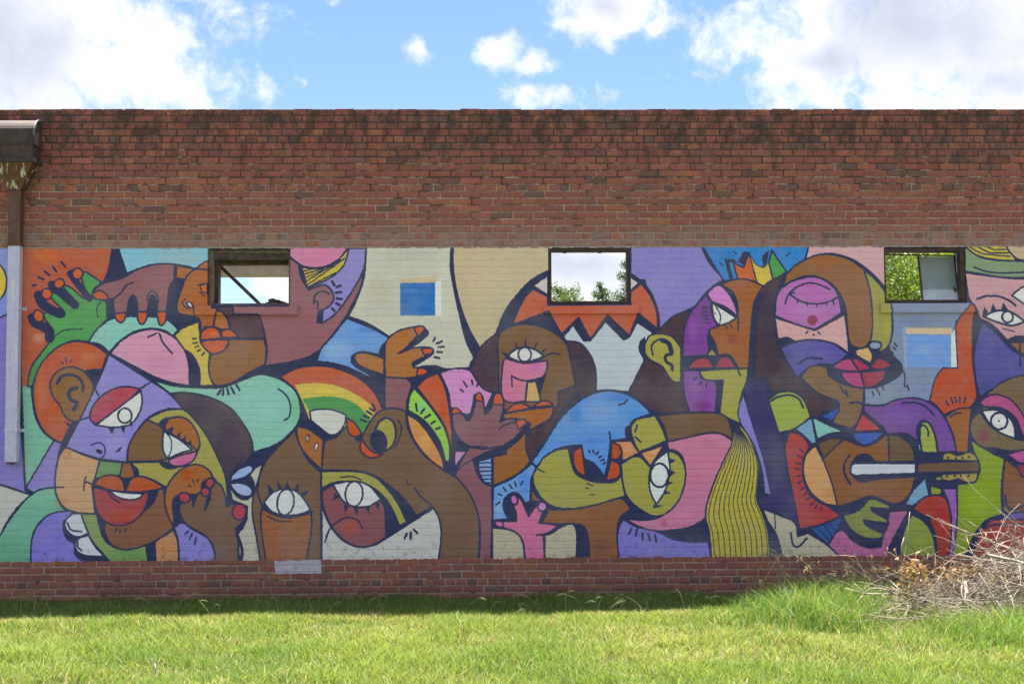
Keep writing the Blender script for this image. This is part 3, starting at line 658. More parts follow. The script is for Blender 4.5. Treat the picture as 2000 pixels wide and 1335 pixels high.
F 94924c 4 345,540! 420,440 520,390 600,380! 620,480 660,580 760,630 860,645 960,640 1005,600! 1030,620 1040,752! 850,810 650,850 500,840 400,780 340,690 320,610
F - 3 310,495 360,540 410,568
F = 3 745,655-790,672 770,742-800,740 735,690-755,692
F 2a304e 0 600,380! 650,365 700,358! 660,400! 640,450! 625,480!
F 2a304e 0 735,460! 800,500 880,602! 900,640! 830,650 740,600!
F a85230 4 640,400! 702,365! 735,597! 680,570 640,500
F = 4 755,395-768,412 790,395-800,415 815,425-835,408 838,452-860,442 850,475-878,468 870,505-888,490
F b8825c 4 945,325! 1090,320! 1152,417! 1020,482! 1005,380
F *c89878 1060,380 50,40
F a4502e 4 938,335! 1000,360 1015,420 990,460 933,462!
F a85238 4 930,470! 990,500 1005,560 980,610 888,632! 915,540
F 2a304e 0 990,345! 1025,420 1000,480! 970,470! 1010,420!
F 94924a 5 1010,500! 1140,440 1240,525! 1380,395! 1460,430 1512,530 1512,640 1460,790 1380,880 1280,912 1180,870 1090,800 1040,720 1020,620
F bc8a60 4 1160,417! 1352,350! 1240,520!
F *c89c78 1270,400 40,30
F 96944c 5 1130,150! 1275,120! 1310,160 1350,240 1370,322! 1150,412! 1110,330 1085,220
F = 4 1135,200-1122,250 1120,290-1165,330
F 2a304e 0 1090,195! 1130,150! 1180,135! 1120,165! 1100,200!
F - 7 1280,120 1330,210 1370,320 1375,420
F 2a304e 0 1330,365! 1375,330! 1375,410! 1260,500!
F c4ccce 4 1375,400! 1392,560 1350,720 1285,817! 1240,720 1230,600 1260,500
F @ 5 1310,590 72,92 0
F *a44c36 1115,750 42,48
F 2a304e 0 1385,455! 1440,475! 1395,500!
F 2a304e 0 1395,545! 1440,570! 1390,600!
F 2a304e 0 1375,640! 1420,645! 1370,672!
F 2a304e 0 1350,705! 1400,730! 1330,745!
F 2a304e 0 1265,820! 1350,828! 1260,850!
F 2a304e 0 1040,760! 1090,805 1180,875 1280,918! 1180,948 1050,930! 1090,850!
F b4748e 4 1370,330! 1550,290 1700,260 1800,270 1882,322! 1880,400 1820,540 1740,720 1680,870 1672,922! 1560,990 1400,1020 1250,1020 1130,980 1045,930! 1200,940 1310,915 1420,840 1490,720 1515,580 1490,450 1440,400 1380,390!
F *a86880 1700,360 80,40
F *984860 1345,965 28,28
F *c07898 1500,900 100,60
F 7672b4 4 1030,935! 1130,990 1300,1030 1400,1080 1540,1110 1692,1105! 1720,1270! 1000,1270! 980,1080 1000,980
F = 5 1070,1048-1092,1008 1125,1060-1135,1010 1180,1090-1178,1040 1238,1095-1222,1050 1285,1108-1275,1055
G aaa044 4 1425,818! 1442,828 1460,848 1475,880 1482,910 1480,950 1478,975 1490,1005 1500,1040 1505,1110! 1390,1110! 1385,1040 1378,1010 1380,985 1395,940 1415,895 1430,860
G L 2 11 1426,820 1434,862 1419,897 1400,942 1386,987 1384,1010 1391,1040 1397,1100 / 1440,828 1472,880 1479,912 1477,950 1474,977 1486,1007 1496,1040 1500,1100
P b8949c 4 505,10! 1035,10! 1035,330! 930,220 800,130 650,90 520,110 468,145!
P 74829e 4 1030,425! 1650,425! 1530,560 1520,600! 1540,880! 1430,890 1360,1080 1335,1120! 1200,1100 1000,1145 885,1140! 885,1030! 1000,1010 1150,900 1060,760 1085,600 1070,480!
P *8090a4 1000,1080 120,60
P *66769a 1250,560 120,50
P 45343e 4 340,235! 230,280 150,360 110,460 90,700 72,970! 200,960 240,1062! 330,1045 420,1060 480,1140 510,1222! 570,1222 600,1190 712,1130! 560,1060 440,960 350,860 300,770 270,680 255,520 270,350!
P 2a304e 0 150,360! 110,460 90,700 72,970! 130,970! 130,700! 150,500! 180,380!
P L 1.5 7 200,330 150,500 140,750 180,950 300,1040 / 270,360 240,520 260,700 340,880 560,1080 680,1130
P 8a8a48 4 885,205! 960,270 1030,360 1070,470 1080,620 1060,720 1010,770 975,775! 1005,720 960,700 915,705! 940,560 930,400
P *a09a48 1040,600 30,80
P 805a40 4 340,232! 420,160 540,105 650,95 780,130 882,200! 920,330 940,500 935,660 900,730 840,745 790,720 770,640 755,480 720,380 640,290 540,250 440,255 370,290 318,312!
P *8c5e3a 600,150 150,40
P a066a4 5 260,500! 275,380 330,310 430,265 540,250 640,295 700,370 728,502! 540,622! 400,580 258,522!
P *a878ac 480,480 150,50
P 2a304e 0 640,290! 720,380 755,480 765,560! 748,510! 727,500! 700,370!
P - 4 330,440 360,370 440,310 530,295 645,338
P - 4 365,375 450,425 560,440 650,420 705,388
P = 4 365,375-395,360 420,410-420,432 485,430-488,450 555,440-555,455 622,430-622,445 668,420-672,445
P @7c3a54 0 522,553 36,36 0
P bc9698 4 260,535! 400,580 540,625! 748,513! 765,640 777,785! 680,720 540,690 410,700 280,680!
P = 4 478,645-492,632 528,652-532,658 562,635-575,648
P 2a304e 0 278,682! 350,670 405,697! 300,742!
P 565494 4 300,745! 420,700 540,690 660,715 772,790! 680,860 560,865 450,920 420,962! 340,830
P *48487e 350,800 40,40
P *6a60a0 600,790 80,40
P - 5 430,855 490,820 590,820
P 745c44 4 440,950! 500,880 560,870 625,880! 640,940 740,1000 882,1030! 875,1140 850,1240 800,1312! 660,1270! 710,1160 700,1120 560,1060
P *805a40 560,920 60,40
P = 4 715,1015-735,1045 735,1050-755,1070 755,1040-770,1085
P - 5 785,1130 840,1125 880,1145
P = 3 940,1050-950,1080 970,1030-995,1080 1010,1015-1020,1040
P 2a304e 0 615,885! 700,895 740,1000! 640,940!
P 2a304e 0 770,780! 830,770! 850,830! 790,815!
P 2a304e 0 1030,870! 1130,865 1150,905 1080,940 1020,935!
P a04c74 4 655,882! 730,830 785,818! 850,912! 740,905
P 983f5a 4 790,815! 850,830 935,890! 850,912!
P 923c4c 4 925,885! 985,820 1085,870! 1000,897
P a04c78 4 722,915! 857,915! 887,1025! 800,1010 740,960
P 8c3c50 4 860,915! 1033,900! 1020,960 960,1010 887,1027!
P - 4 1140,890 1165,930 1165,1005
P = 4 1165,1008-1172,1018 1185,1005-1195,1040 1095,715-1112,735 1085,740-1100,755 1072,770-1085,785
P ba9a6c 4 820,760! 912,738! 942,800 930,857! 830,800!
P @7e8ca0 4 960,730 42,28 0
P 2a304e 0 940,770! 985,780! 1000,810! 940,840!
P b8a98c 0 1170,605! 1495,605! 1495,650! 1170,650!
P 8296b8 0 1150,600! 1175,600! 1185,885! 1165,885!
P 6c90cc 0 1178,652! 1492,652! 1492,882! 1182,880!
P *88a8cc 1300,760 60,40
P c0c6cc 0 1490,650! 1525,605! 1535,885! 1490,882!
P a4533e 3 1620,440! 1655,460! 1640,600 1640,850 1660,1000 1672,1092! 1620,1160 1540,1170 1440,1212! 1390,1150 1340,1112! 1380,960 1430,888! 1537,886! 1520,600! 1560,520
P = 4 1455,1118-1472,1147 1490,1095-1502,1132 1518,1093-1526,1127 1550,1093-1550,1127 1592,1093-1580,1127
P 2a304e 0 1590,400! 1640,420! 1700,545! 1680,640 1650,760! 1640,600! 1655,470!
P aca04a 4 1585,10! 1910,10! 1940,140! 1800,132 1680,105 1610,60
P = 3 1620,45-1700,90 1650,30-1760,85 1700,90-1900,110 1760,85-1890,85 1700,30-1790,62 1790,62-1880,60
P a89a80 4 1860,10! 2160,10! 2160,160! 1960,130 1900,80
P 72886c 4 1585,40! 1680,108 1800,135 1920,140 2160,150! 2160,255! 1900,257 1750,240 1585,212!
P - 4 1650,185 1740,215 1850,225 2160,210
P b28c94 4 1585,222! 1750,245 1900,262 2160,268! 2160,690! 1940,670 1880,692! 1780,590 1695,545! 1610,390!
P - 5 1670,405 1740,385 1830,390 1900,420 1940,452
P 2a304e 0 1705,530! 1720,460! 1750,500!
P 2a304e 0 1765,500! 1780,435! 1810,490!
P 2a304e 0 1835,485! 1855,430! 1890,485!
P c4c6c6 5 1718,530! 1800,490 1900,495 2005,562! 1920,590 1820,570
P @ 5 1883,530 38,40 0
P c0c6cc 4 1912,380! 2000,320 2160,310! 2160,440! 2000,440!
P - 3 1850,612 1930,632
P 805a40 4 1885,705! 2160,700! 2160,850! 1960,775!
P 2a304e 0 1870,690! 1950,660! 2160,660! 2160,712! 1900,715!
P 50508c 4 1715,565! 1820,660 1930,770 2160,860! 2160,910! 1900,960 1780,1030 1690,1087! 1660,950 1650,800 1680,640
P *40407c 1730,1010 60,60
P *5c5a98 1750,750 60,100
P - 4 1970,720 1972,875
Q 685a44 4 1690,95! 1780,-5 1900,-75 2160,-125! 2160,420! 1900,430! 1700,130!
Q 2a304e 0 1620,130! 1690,50! 1720,110! 1700,150! 1640,200!
Q a0507c 4 1688,92! 1730,55 1800,35 1900,70 1980,160 2060,310! 1990,330! 1940,200 1840,130 1720,122!
Q 2a304e 0 1700,120! 1840,125 1940,200 2010,350! 1940,340! 1900,230 1800,150!
Q 6c6048 4 1690,158! 1760,250 1830,300 1940,347! 2160,380! 2160,420! 1900,430 1800,410 1700,400 1640,340 1620,270 1640,200
Q c2c6c4 4 1703,150! 1800,143 1880,180 1930,260 1935,342! 1830,300 1760,240
Q @ 5 1825,220 58,58 0
Q @2a304e 0 1822,220 7,7 0
Q *883858 1715,325 50,50
Q 8e5c38 4 1448,192! 1540,135 1632,130! 1620,250 1608,440! 1530,440! 1510,330!
Q - 4 1485,192 1520,168 1560,165
Q 7c9430 4 1622,345! 1700,400 1862,482! 1840,700 1848,872! 1740,910 1660,1000 1580,1190! 1505,1190! 1530,900 1532,660! 1640,640 1690,560 1650,440!
Q *8cae38 1680,800 120,120
Q 2a304e 0 1720,405! 1800,415 1900,430! 1870,480! 1790,460!
Q 7a5438 4 1868,480! 1940,540 2160,640! 2160,870! 1900,870 1860,820 1850,640
Q a8548c 4 1880,452! 2000,420 2160,412! 2160,530! 1960,510!
Q 803848 4 1940,520! 2160,535! 2160,660! 1980,605!
Q - 5 1870,740 1880,810 1930,838 2010,800
Q 6c589c 4 1850,905! 1880,872 2000,852 2160,850! 2160,905!
Q 2a304e 0 1845,870! 1860,830! 1890,870! 1850,910!
Q 2a304e 0 1580,1190! 1660,1000 1740,910 1850,900! 1690,1000! 1620,1190!
Q 9a4440 4 1630,1190! 1690,1000 1760,920 1850,905 2160,910! 2160,1190!
Q - 5 1720,965 1780,945 2160,940
Q 7c78b8 3 40,30! 70,130 120,290 180,480 235,732! 190,727! 170,560 110,380 20,230 5,150
Q 38365e 0 50,-40! 195,-60! 220,80 290,300 340,500 380,720 435,985! 300,872 165,822! 140,760! 235,742! 180,480 120,290 70,130!
Q 8c9c4c 4 213,70! 300,20 390,20 460,70 512,192! 400,272 288,302!
Q - 5 230,80 290,50 370,40 430,70 457,125
Q 7098b0 4 400,275! 517,193! 552,372! 520,382! 470,330
Q 78b0a8 4 520,190! 600,230 745,295! 640,310 555,347!
Q 2a304e 0 640,225! 700,260 820,300! 880,380! 820,360 740,320 560,345! 720,290!
Q 34549c 3 575,190! 705,130! 710,150 660,222!
Q 3c5aa0 4 795,300! 1033,293! 960,360 890,387 830,360
Q a44448 4 870,168! 1014,282! 900,290 810,290!
Q 2a304e 0 1040,310! 1180,310 1260,370! 1290,450! 1250,500! 1200,400 1130,330!
Q 6c4c8e 4 880,108! 1000,115 1100,75 1230,60 1350,100 1440,190 1500,320 1527,432! 1400,440! 1380,340 1330,230 1280,220 1250,280 1260,365! 1180,310 1045,310! 1010,260 880,150!
Q *7858a0 1150,180 120,60
Q - 5 1150,95 1230,90 1310,120 1370,178
Q 7098b0 3 1255,380! 1275,385! 1290,445! 1265,420!
Q 8c9a4e 5 1265,270! 1295,225 1340,240 1380,330 1397,442! 1288,442! 1270,340
Q - 4 1275,320 1275,265 1300,250 1330,290 1330,325
Q 2a304e 0 1260,445! 1440,430! 1425,510! 1260,512!
Q 9c4444 4 330,400! 360,310 400,300 470,340 503,400! 460,500 460,620 520,750 640,820 720,880! 560,950 460,967! 430,965! 400,800 350,560
Q *a84c40 480,900 100,60
Q = 3.5 435,415-458,435 412,458-445,470 408,515-440,520 400,552-430,556 408,605-440,600 420,655-450,640 440,700-465,685 458,738-482,720 480,770-505,752 508,810-528,788 540,830-555,805 578,840-590,815
Q 7c5638 5 550,375 620,340 740,340 800,370 880,390 960,370 1040,315 1130,330 1210,400 1240,500 1235,640 1190,750 1100,800 1000,775 930,745 850,770 770,800 690,815 600,790 500,700 460,580 470,460
Q *885a38 850,700 180,60
Q bc9464 4 545,390! 600,500 660,660 697,812! 600,790 500,700 460,580 475,460
Q *b0804c 640,740 60,60
Q 644c34 4 555,380! 650,340 752,345! 680,400 600,482!
Q 60503c 4 1050,315! 1140,330 1220,410 1240,505! 1060,505!
Q @2a304e 0 880,548 95,102 0
Q 2a304e 0 850,500! 1240,495! 1240,612! 960,632! 850,640!
Q b8c0c8 4 790,530! 815,515! 1242,515! 1242,585! 815,600! 790,585!
Q - 5 780,460 745,520 745,580 787,662
Q 2a304e 0 1240,500! 1255,450! 1430,470! 1430,640! 1330,620! 1250,600!
Q 948848 4 1425,492! 1440,450 1480,440 1540,460 1610,435 1660,460 1682,500!
Q 948848 4 1425,590! 1682,578! 1660,640 1600,650 1540,625 1480,640 1425,637!
Q 64503e 4 1255,515! 1420,505 1682,500! 1690,540 1682,575! 1255,580!
Q @2a304e 0 1468,475 8,8 0
Q @2a304e 0 1523,480 8,8 0
Q @2a304e 0 1570,478 8,8 0
Q @2a304e 0 1615,470 8,8 0
Q @2a304e 0 1460,605 9,9 0
Q @2a304e 0 1515,602 9,9 0
Q @2a304e 0 1560,600 9,9 0
Q @2a304e 0 1610,600 9,9 0
Q 2a304e 0 1330,610! 1530,640! 1530,690! 1420,690! 1350,670!
Q 7c9038 3 1375,612! 1425,605! 1425,635! 1390,635!
Q 7098b0 4 1225,700! 1310,610! 1337,742! 1220,812! 1165,802!
Q 7c9038 4 1342,668! 1422,690! 1415,730 1350,742!
Q 8c60a0 4 1430,690! 1528,690! 1532,900 1500,1190! 1468,1190! 1490,900 1470,780!
Q 984236 4 1222,832! 1290,760 1380,735 1450,760 1485,870 1490,1000 1470,1190! 1395,1190! 1370,980 1300,880!
Q *a83c50 1430,900 30,120
Q *8c4034 1420,1080 40,60
Q 2a304e 0 1280,880! 1350,885! 1350,950! 1320,930!
Q a86488 4 630,1080! 720,980 800,1050 900,1100 1000,1097! 1010,1040! 1050,900 1060,850! 1195,840! 1130,960 1060,1100 1045,1190! 720,1190!
Q *8c5c8c 1100,900 60,40
Q 2a304e 0 715,880! 770,1000 860,1090 1000,1097! 1015,1035! 1060,940! 1050,880! 1070,830! 960,760! 850,830!
Q 2a304e 0 700,830! 850,770 950,745 1100,800 1230,815! 1200,850! 1060,830! 900,790! 750,880!
Q 7c8444 3 738,882! 850,840 920,770 970,770 1062,812! 1055,830 930,823! 940,850 1042,905! 1040,930 875,908! 900,950 1012,1005! 1010,1030 930,1040 840,1010 780,960
Q 2a304e 0 1195,850! 1215,870! 1150,1020 1140,1190! 1045,1190! 1080,1050 1130,950
Q 809044 4 1215,870! 1300,920 1360,1010 1392,1190! 1140,1190! 1150,1020
Q *8c9c40 1270,1080 70,50
Q 34548c 4 505,972! 735,888! 700,970 630,1082!
Q = 2.5 560,965-650,1065 600,945-670,1035 640,930-690,1000 680,915-715,960
Q aca88e 4 175,830! 300,880 400,930 420,1025! 490,1000! 620,1080 740,1190! 320,1190! 270,1010 210,920!
Q - 3 258,860 265,970
Q - 5 370,1000 405,1097 482,1040
"""
# ------------------------------------------------------------------ the mural as a painted coat, in wall metres
PAINT_GAIN = np.array([1.84, 1.68, 1.76])   # photographed tone -> paint reflectance
TX0, TX1, TZ0, TZ1, TPM = -5.6, 5.6, 0.15, 3.55, 330
TW, TH = int((TX1 - TX0) * TPM), int((TZ1 - TZ0) * TPM)
def to_tex(P):
    P = np.asarray(P, float)
    d = ((P[:, 0] - 1000) / FPX)[:, None] * RT - ((P[:, 1] - 667.5) / FPX)[:, None] * UP + FW
    Wd = CAM + d * ((0 - CAM[1]) / d[:, 1])[:, None]
    return np.c_[(Wd[:, 0] - TX0) * TPM, (Wd[:, 2] - TZ0) * TPM]
MZ0, MZ1 = 0.392, 3.375
RA = Raster(TW, TH, to_tex, TPM / 202.5, hexc('2a304e'))
paint(MURAL, RA)
RA.fill(np.array([(535, 1094), (627, 1092), (627, 1119), (538, 1120)]), hexc('98969f'))
lin = s2l(RA.im) * PAINT_GAIN
alpha = np.zeros((TH, TW), np.float32)
zz = TZ0 + (np.arange(TH) + .5) / TPM
xx = TX0 + (np.arange(TW) + .5) / TPM
ramp = np.clip(np.minimum((zz - MZ0) / .06 + .5, (MZ1 - zz) / .05 + .5), 0, 1)
alpha[:] = ramp[:, None]
pa = Raster(TW, TH, to_tex, 1, hexc('000000')); pa.fill(np.array([(535, 1094), (627, 1092), (627, 1119), (538, 1120)]), hexc('ffffff'))
alpha = np.maximum(alpha, pa.im[..., 0] * .62)
pix = np.ones((TH, TW, 4), np.float32); pix[..., :3] = l2s(lin); pix[..., 3] = alpha
img = bpy.data.images.new('mural_paint', TW, TH, alpha=True)
img.alpha_mode = 'CHANNEL_PACKED'
img.pixels.foreach_set(pix.ravel()); img.update(); img.pack()
del pix, pa, alpha, lin

WALL_H, COURSE, BRICK = 4.742, 0.0677, 0.2032
def wall_mat(name, kind):
    m, g = new_mat(name)
    pos = g('ShaderNodeNewGeometry').outputs['Position']
    sp = g('ShaderNodeSeparateXYZ', {0: pos}); x, z = sp.outputs[0], sp.outputs[2]
    wob = g.m('MULTIPLY_ADD', g.noise(pos, 26, 2, .6), .016, -.008)       # brush-drawn, not ruled
    uv = g('ShaderNodeCombineXYZ', {0: g.m('DIVIDE', g.m('SUBTRACT', g.m('ADD', x, wob), TX0), TX1 - TX0), 1: g.m('DIVIDE', g.m('SUBTRACT', g.m('SUBTRACT', z, wob), TZ0), TZ1 - TZ0)})
    tex = g('ShaderNodeTexImage', {'Vector': uv}, extension='CLIP', image=img, interpolation='Linear')
    n_f = g.noise(pos, 34, 3, .65); n_m = g.noise(pos, 7, 3, .6); n_l = g.noise(pos, 1.3, 3, .6)
    stretch = g.v('MULTIPLY', pos, (1, 1, .6))
    streak = g.noise(stretch, 8.0, 5, .74)
    if kind == 'brick':
        base = g('ShaderNodeAttribute', attribute_name='tint').outputs['Color']
        base = g.mix(g.ss(n_f, .35, .75), base, g.mix(.5, base, (.10, .055, .045, 1)))
    elif kind == 'mortar':
        base = g.mix(g.ss(n_f, .3, .7), (.50, .385, .31, 1), (.34, .26, .21, 1))
    else:
        base = g.mix(g.ss(n_f, .3, .7), (.30, .27, .25, 1), (.22, .20, .18, 1))
    # soot and mould: heavy in the top courses and in vertical runs, a few blotches lower down
    top = g.ss(z, 3.55, 4.75)
    soot = g.m('MULTIPLY', g.ss(g.m('ADD', streak, g.m('MULTIPLY', top, .15)), .53, .74), g.m('MULTIPLY_ADD', top, .62, .16))
    if kind == 'mortar': soot = g.m('MAXIMUM', soot, g.m('MULTIPLY', g.ss(g.m('ADD', n_m, g.m('MULTIPLY', top, .36)), .52, .70), .9))
    base = g.mix(soot, base, (.040, .033, .034, 1))
    # grey lime bloom just over the painted area and splash dirt on the base courses
    bloom = g.m('MULTIPLY', g.m('MULTIPLY', g.m('MULTIPLY', g.ss(z, 3.66, 3.42), g.ss(z, 1.0, 2.0)), g.ss(n_m, .30, .62)), .62)
    base = g.mix(bloom, base, (.36, .28, .265, 1))
    dirt = g.m('MULTIPLY', g.m('MULTIPLY', g.ss(z, .34, .04), g.ss(n_l, .3, .65)), .45)
    base = g.mix(dirt, base, (.12, .07, .055, 1))
    # paint coat
    pc = tex.outputs['Color']
    pc = g.mix(g.m('MULTIPLY', g.ss(n_l, .42, .72), .16), pc, (.50, .48, .47, 1))
    brush = g.noise(g.v('MULTIPLY', pos, (3, 1, 46)), 2.2, 2, .6)
    hs = g('ShaderNodeHueSaturation', {'Color': pc, 'Value': g.m('MULTIPLY_ADD', g.m('ADD', g.m('ADD', brush, n_f), n_m), .20, .70), 'Saturation': g.m('MULTIPLY_ADD', n_m, .3, .89)})
    pc = hs.outputs[0]
    # grime specks where the coat has blistered
    speck = g.m('MULTIPLY', g.ss(g.noise(pos, 52, 2, .7), .66, .78), g.ss(n_m, .45, .7))
    lowdirt = g.m('MULTIPLY', g.ss(z, .72, .40), g.ss(g.noise(pos, 14, 3, .7), .52, .72))
    pc = g.mix(g.m('MULTIPLY', g.m('MAXIMUM', speck, lowdirt), .62), pc, (.09, .085, .08, 1))
    if kind == 'mortar': pc = g.mix(.02, pc, (.10, .09, .09, 1))
    mask = g.ss(g.m('ADD', tex.outputs['Alpha'], g.m('MULTIPLY', g.m('SUBTRACT', g.noise(pos, 11, 4, .7), .5), 1.1)), .46, .54)
    if kind == 'sill': mask = g.m('MULTIPLY', mask, 1.0)
    chip = g.ss(g.m('ADD', g.noise(pos, 21, 4, .7), g.m('MULTIPLY', n_l, .25)), .845, .875)
    mask = g.m('MULTIPLY', mask, g.m('SUBTRACT', 1.0, chip))
    c = g.mix(mask, base, pc)
    rough = g.m('MULTIPLY_ADD', mask, -.22, .92)
    h = g.noise(pos, 75, 3, .7)
    b = g('ShaderNodeBump', {'Strength': .45, 'Distance': .004, 'Height': h})
    p = g('ShaderNodeBsdfPrincipled', {'Base Color': c, 'Roughness': rough, 'Normal': b, 'Specular IOR Level': .3})
    finish(g, p); return m
M_BRICK, M_MORTAR, M_SILL = wall_mat('brick_and_paint', 'brick'), wall_mat('mortar_and_paint', 'mortar'), wall_mat('sill_and_paint', 'sill')
M_STEEL = simple_mat('rusted_steel', (.030, .020, .018, 1), (.075, .038, .026, 1), 22, .75, .3)
M_WOOD = simple_mat('old_dark_timber', (.040, .028, .022, 1), (.10, .075, .058, 1), 14, .85, .4)
M_CASING = simple_mat('weathered_casing', (.10, .075, .06, 1), (.20, .16, .14, 1), 16, .8, .4)
M_PALE = simple_mat('pale_old_beam', (.30, .29, .22, 1), (.22, .23, .18, 1), 6, .9, .3)

# ------------------------------------------------------------------ brick building
building = tag(empty('brick_building'), 'long roofless red brick building wall with a bright mural of faces and a guitar', 'building')
WINS = [(-2.933, -2.136), (.355, 1.146), (3.631, 4.435)]
WZ0, WZ1, WALL_T = 2.825, 3.372, .34
XL, XR = -9.0, 9.0
xs = [XL] + [v for w in WINS for v in w] + [XR]; zs = [-.3, MZ0 + .012, WZ0, WZ1, 3.392, WALL_H - .012]
mb = MB()
def is_win(i, j): return j == 2 and i % 2 == 1
nx, nz = len(xs) - 1, len(zs) - 1
YB = WALL_T
YROW = [.0050, .0009, .0009, .0009, .0062]        # joints are filled nearly flush under the paint
for i in range(nx):
    for j in range(nz):
        a, b, c, d = xs[i], xs[i + 1], zs[j], zs[j + 1]; YM = YROW[j]
        if is_win(i, j):
            mb.add([(a, YM, c), (a, YB, c), (a, YB, d), (a, YM, d)], [(0, 1, 2, 3)])
            mb.add([(b, YM, c), (b, YB, c), (b, YB, d), (b, YM, d)], [(3, 2, 1, 0)])
            mb.add([(a, YM, c), (b, YM, c), (b, YB, c), (a, YB, c)], [(0, 1, 2, 3)])
            mb.add([(a, YM, d), (b, YM, d), (b, YB, d), (a, YB, d)], [(3, 2, 1, 0)])
            continue
        mb.add([(a, YM, c), (b, YM, c), (b, YM, d), (a, YM, d)], [(0, 1, 2, 3)])
        mb.add([(a, YB, c), (b, YB, c), (b, YB, d), (a, YB, d)], [(3, 2, 1, 0)])
a, b, d = XL, XR, zs[-1]
mb.add([(a, YM, d), (b, YM, d), (b, YB, d), (a, YB, d)], [(0, 1, 2, 3)])
for xe, f in ((XL, (3, 2, 1, 0)), (XR, (0, 1, 2, 3))):
    mb.add([(xe, YM, -.3), (xe, YB, -.3), (xe, YB, d), (xe, YM, d)], [f])
wall = mb.build('brick_wall', M_MORTAR, building)

def brick_tint(z, r):
    """fired-clay colours: reds, oranges, browns and a few burnt headers"""
    k = rng.random()
    if k < .62: c = np.array([.215, .072, .055])
    elif k < .78: c = np.array([.250, .090, .057])
    elif k < (.97 if r % 7 != 4 else .75): c = np.array([.185, .074, .060])
    else: c = np.array([.125, .066, .056])
    return 1.60 * c * rng.uniform(.91, 1.09) * np.array([1, rng.uniform(.93, 1.07), rng.uniform(.9, 1.1)])
def brick_geo(w, h, dy=0.0, flush=False):
    """bevelled brick face, local origin at its centre on the wall plane, looking to -Y"""
    bx, dp = .0042, .012
    ed = .0004 if flush else .0022          # under thick paint the arrises are almost filled
    jit = rng.uniform(-.0007, .0007, 4) * (.35 if flush else 1)
    if flush: dy *= .3
    hw, hh = w / 2, h / 2
    f = [(-hw + bx, jit[0] - dy, -hh + bx), (hw - bx, jit[1] - dy, -hh + bx), (hw - bx, jit[2] - dy, hh - bx), (-hw + bx, jit[3] - dy, hh - bx)]
    e = [(-hw, ed - dy, -hh), (hw, ed - dy, -hh), (hw, ed - dy, hh), (-hw, ed - dy, hh)]
    k = [(x, dp, z) for x, _, z in e]
    F = [(0, 1, 2, 3)] + [(4 + i, 4 + (i + 1) % 4, (i + 1) % 4, i) for i in range(4)] + [(8 + i, 8 + (i + 1) % 4, 4 + (i + 1) % 4, 4 + i) for i in range(4)]
    return np.array(f + e + k), F
JOINT = .0112
bricks = []
ncourse = int(WALL_H / COURSE) + 1
for r in range(ncourse):
    zt = WALL_H - r * COURSE; zc = zt - COURSE / 2
    if zc < -.02: break
    header = r % 7 == 4
    L = BRICK / 2 if header else BRICK
    x = -7.4 + (.25 * BRICK if header else (.5 * BRICK if r % 2 else 0)) + rng.uniform(-.012, .012)
    drift = rng.uniform(-.002, .002)
    while x < 7.4:
        w = L - JOINT + rng.uniform(-.004, .004); h = COURSE - JOINT + rng.uniform(-.003, .0025)
        cx, cz = x + L / 2 + rng.uniform(-.002, .002), zc + drift + rng.uniform(-.0016, .0016)
        if r == 0: cz += rng.uniform(-.006, .004)
        x += L
        x0, x1, z0, z1 = cx - w / 2, cx + w / 2, cz - h / 2, cz + h / 2
        skip = False
        for wa, wb in WINS:
            if x1 > wa and x0 < wb and z1 > WZ0 and z0 < WZ1:
                if z0 < WZ0 - .02: z1 = WZ0 - .003
                elif z1 > WZ1 + .014: z0 = WZ1 + .003
                elif x0 < wa - .012: x1 = wa - .001
                elif x1 > wb + .012: x0 = wb + .001
                else: skip = True
        if skip: continue
        bricks.append((x0, x1, z0, z1, r))
def px_area(b):
    # how large the brick shows in the picture; bricks outside the frame or behind the grass do not count
    q = np.array([[b[0], 0, b[2]], [b[1], 0, b[3]]]) - CAM
    X = 1000 + FPX * (q @ RT) / (q @ FW); Y = 667.5 - FPX * (q @ UP) / (q @ FW)
    if X[0] < 4 or X[1] > 1996 or Y.min() < 0 or Y.max() > 1152: return 0
    if Y.max() > 1110 and X[1] > 1420: return 0
    return abs((X[1] - X[0]) * (Y[1] - Y[0]))
# the single bricks: the bare courses first (they read one by one), then the largest of the rest
def key(b): return px_area(b) * (1.35 if b[3] < MZ0 + .01 else 1.0) if px_area(b) else 0
order = sorted(range(len(bricks)), key=lambda i: -key(bricks[i]))
single = set(order[:300])
def painted(z): return MZ0 < z < MZ1
VARIANTS = []
for i in range(60):
    V, F = brick_geo(BRICK - JOINT, COURSE - JOINT, 0, i >= 40)
    me = bpy.data.meshes.new('brick'); me.from_pydata(V.tolist(), [], F)
    a_ = me.color_attributes.new('tint', 'FLOAT_COLOR', 'POINT'); t = brick_tint(0, 0)
    a_.data.foreach_set('color', np.tile([*t, 1], len(V)).astype(np.float32)); me.materials.append(M_BRICK); VARIANTS.append(me)
SV, SF, SC = [], [], []; nb = 0
for i, (x0, x1, z0, z1, r) in enumerate(bricks):
    w, h = x1 - x0, z1 - z0; dy = rng.uniform(-.0012, .0016)
    if i in single:
        o = bpy.data.objects.new('brick', VARIANTS[rng.integers(40, 60) if painted((z0 + z1) / 2) else rng.integers(40)]); col.objects.link(o); o.parent = wall
        o.location = ((x0 + x1) / 2, -dy * (.3 if painted((z0 + z1) / 2) else 1), (z0 + z1) / 2); o.scale = (w / (BRICK - JOINT), 1, h / (COURSE - JOINT))
    else:
        V, F = brick_geo(w, h, dy, painted((z0 + z1) / 2)); V = V + [(x0 + x1) / 2, 0, (z0 + z1) / 2]
        SV.append(V); SF.append(np.array(F) + nb); nb += len(V); SC.append(np.tile(brick_tint(0, r), (len(V), 1)))
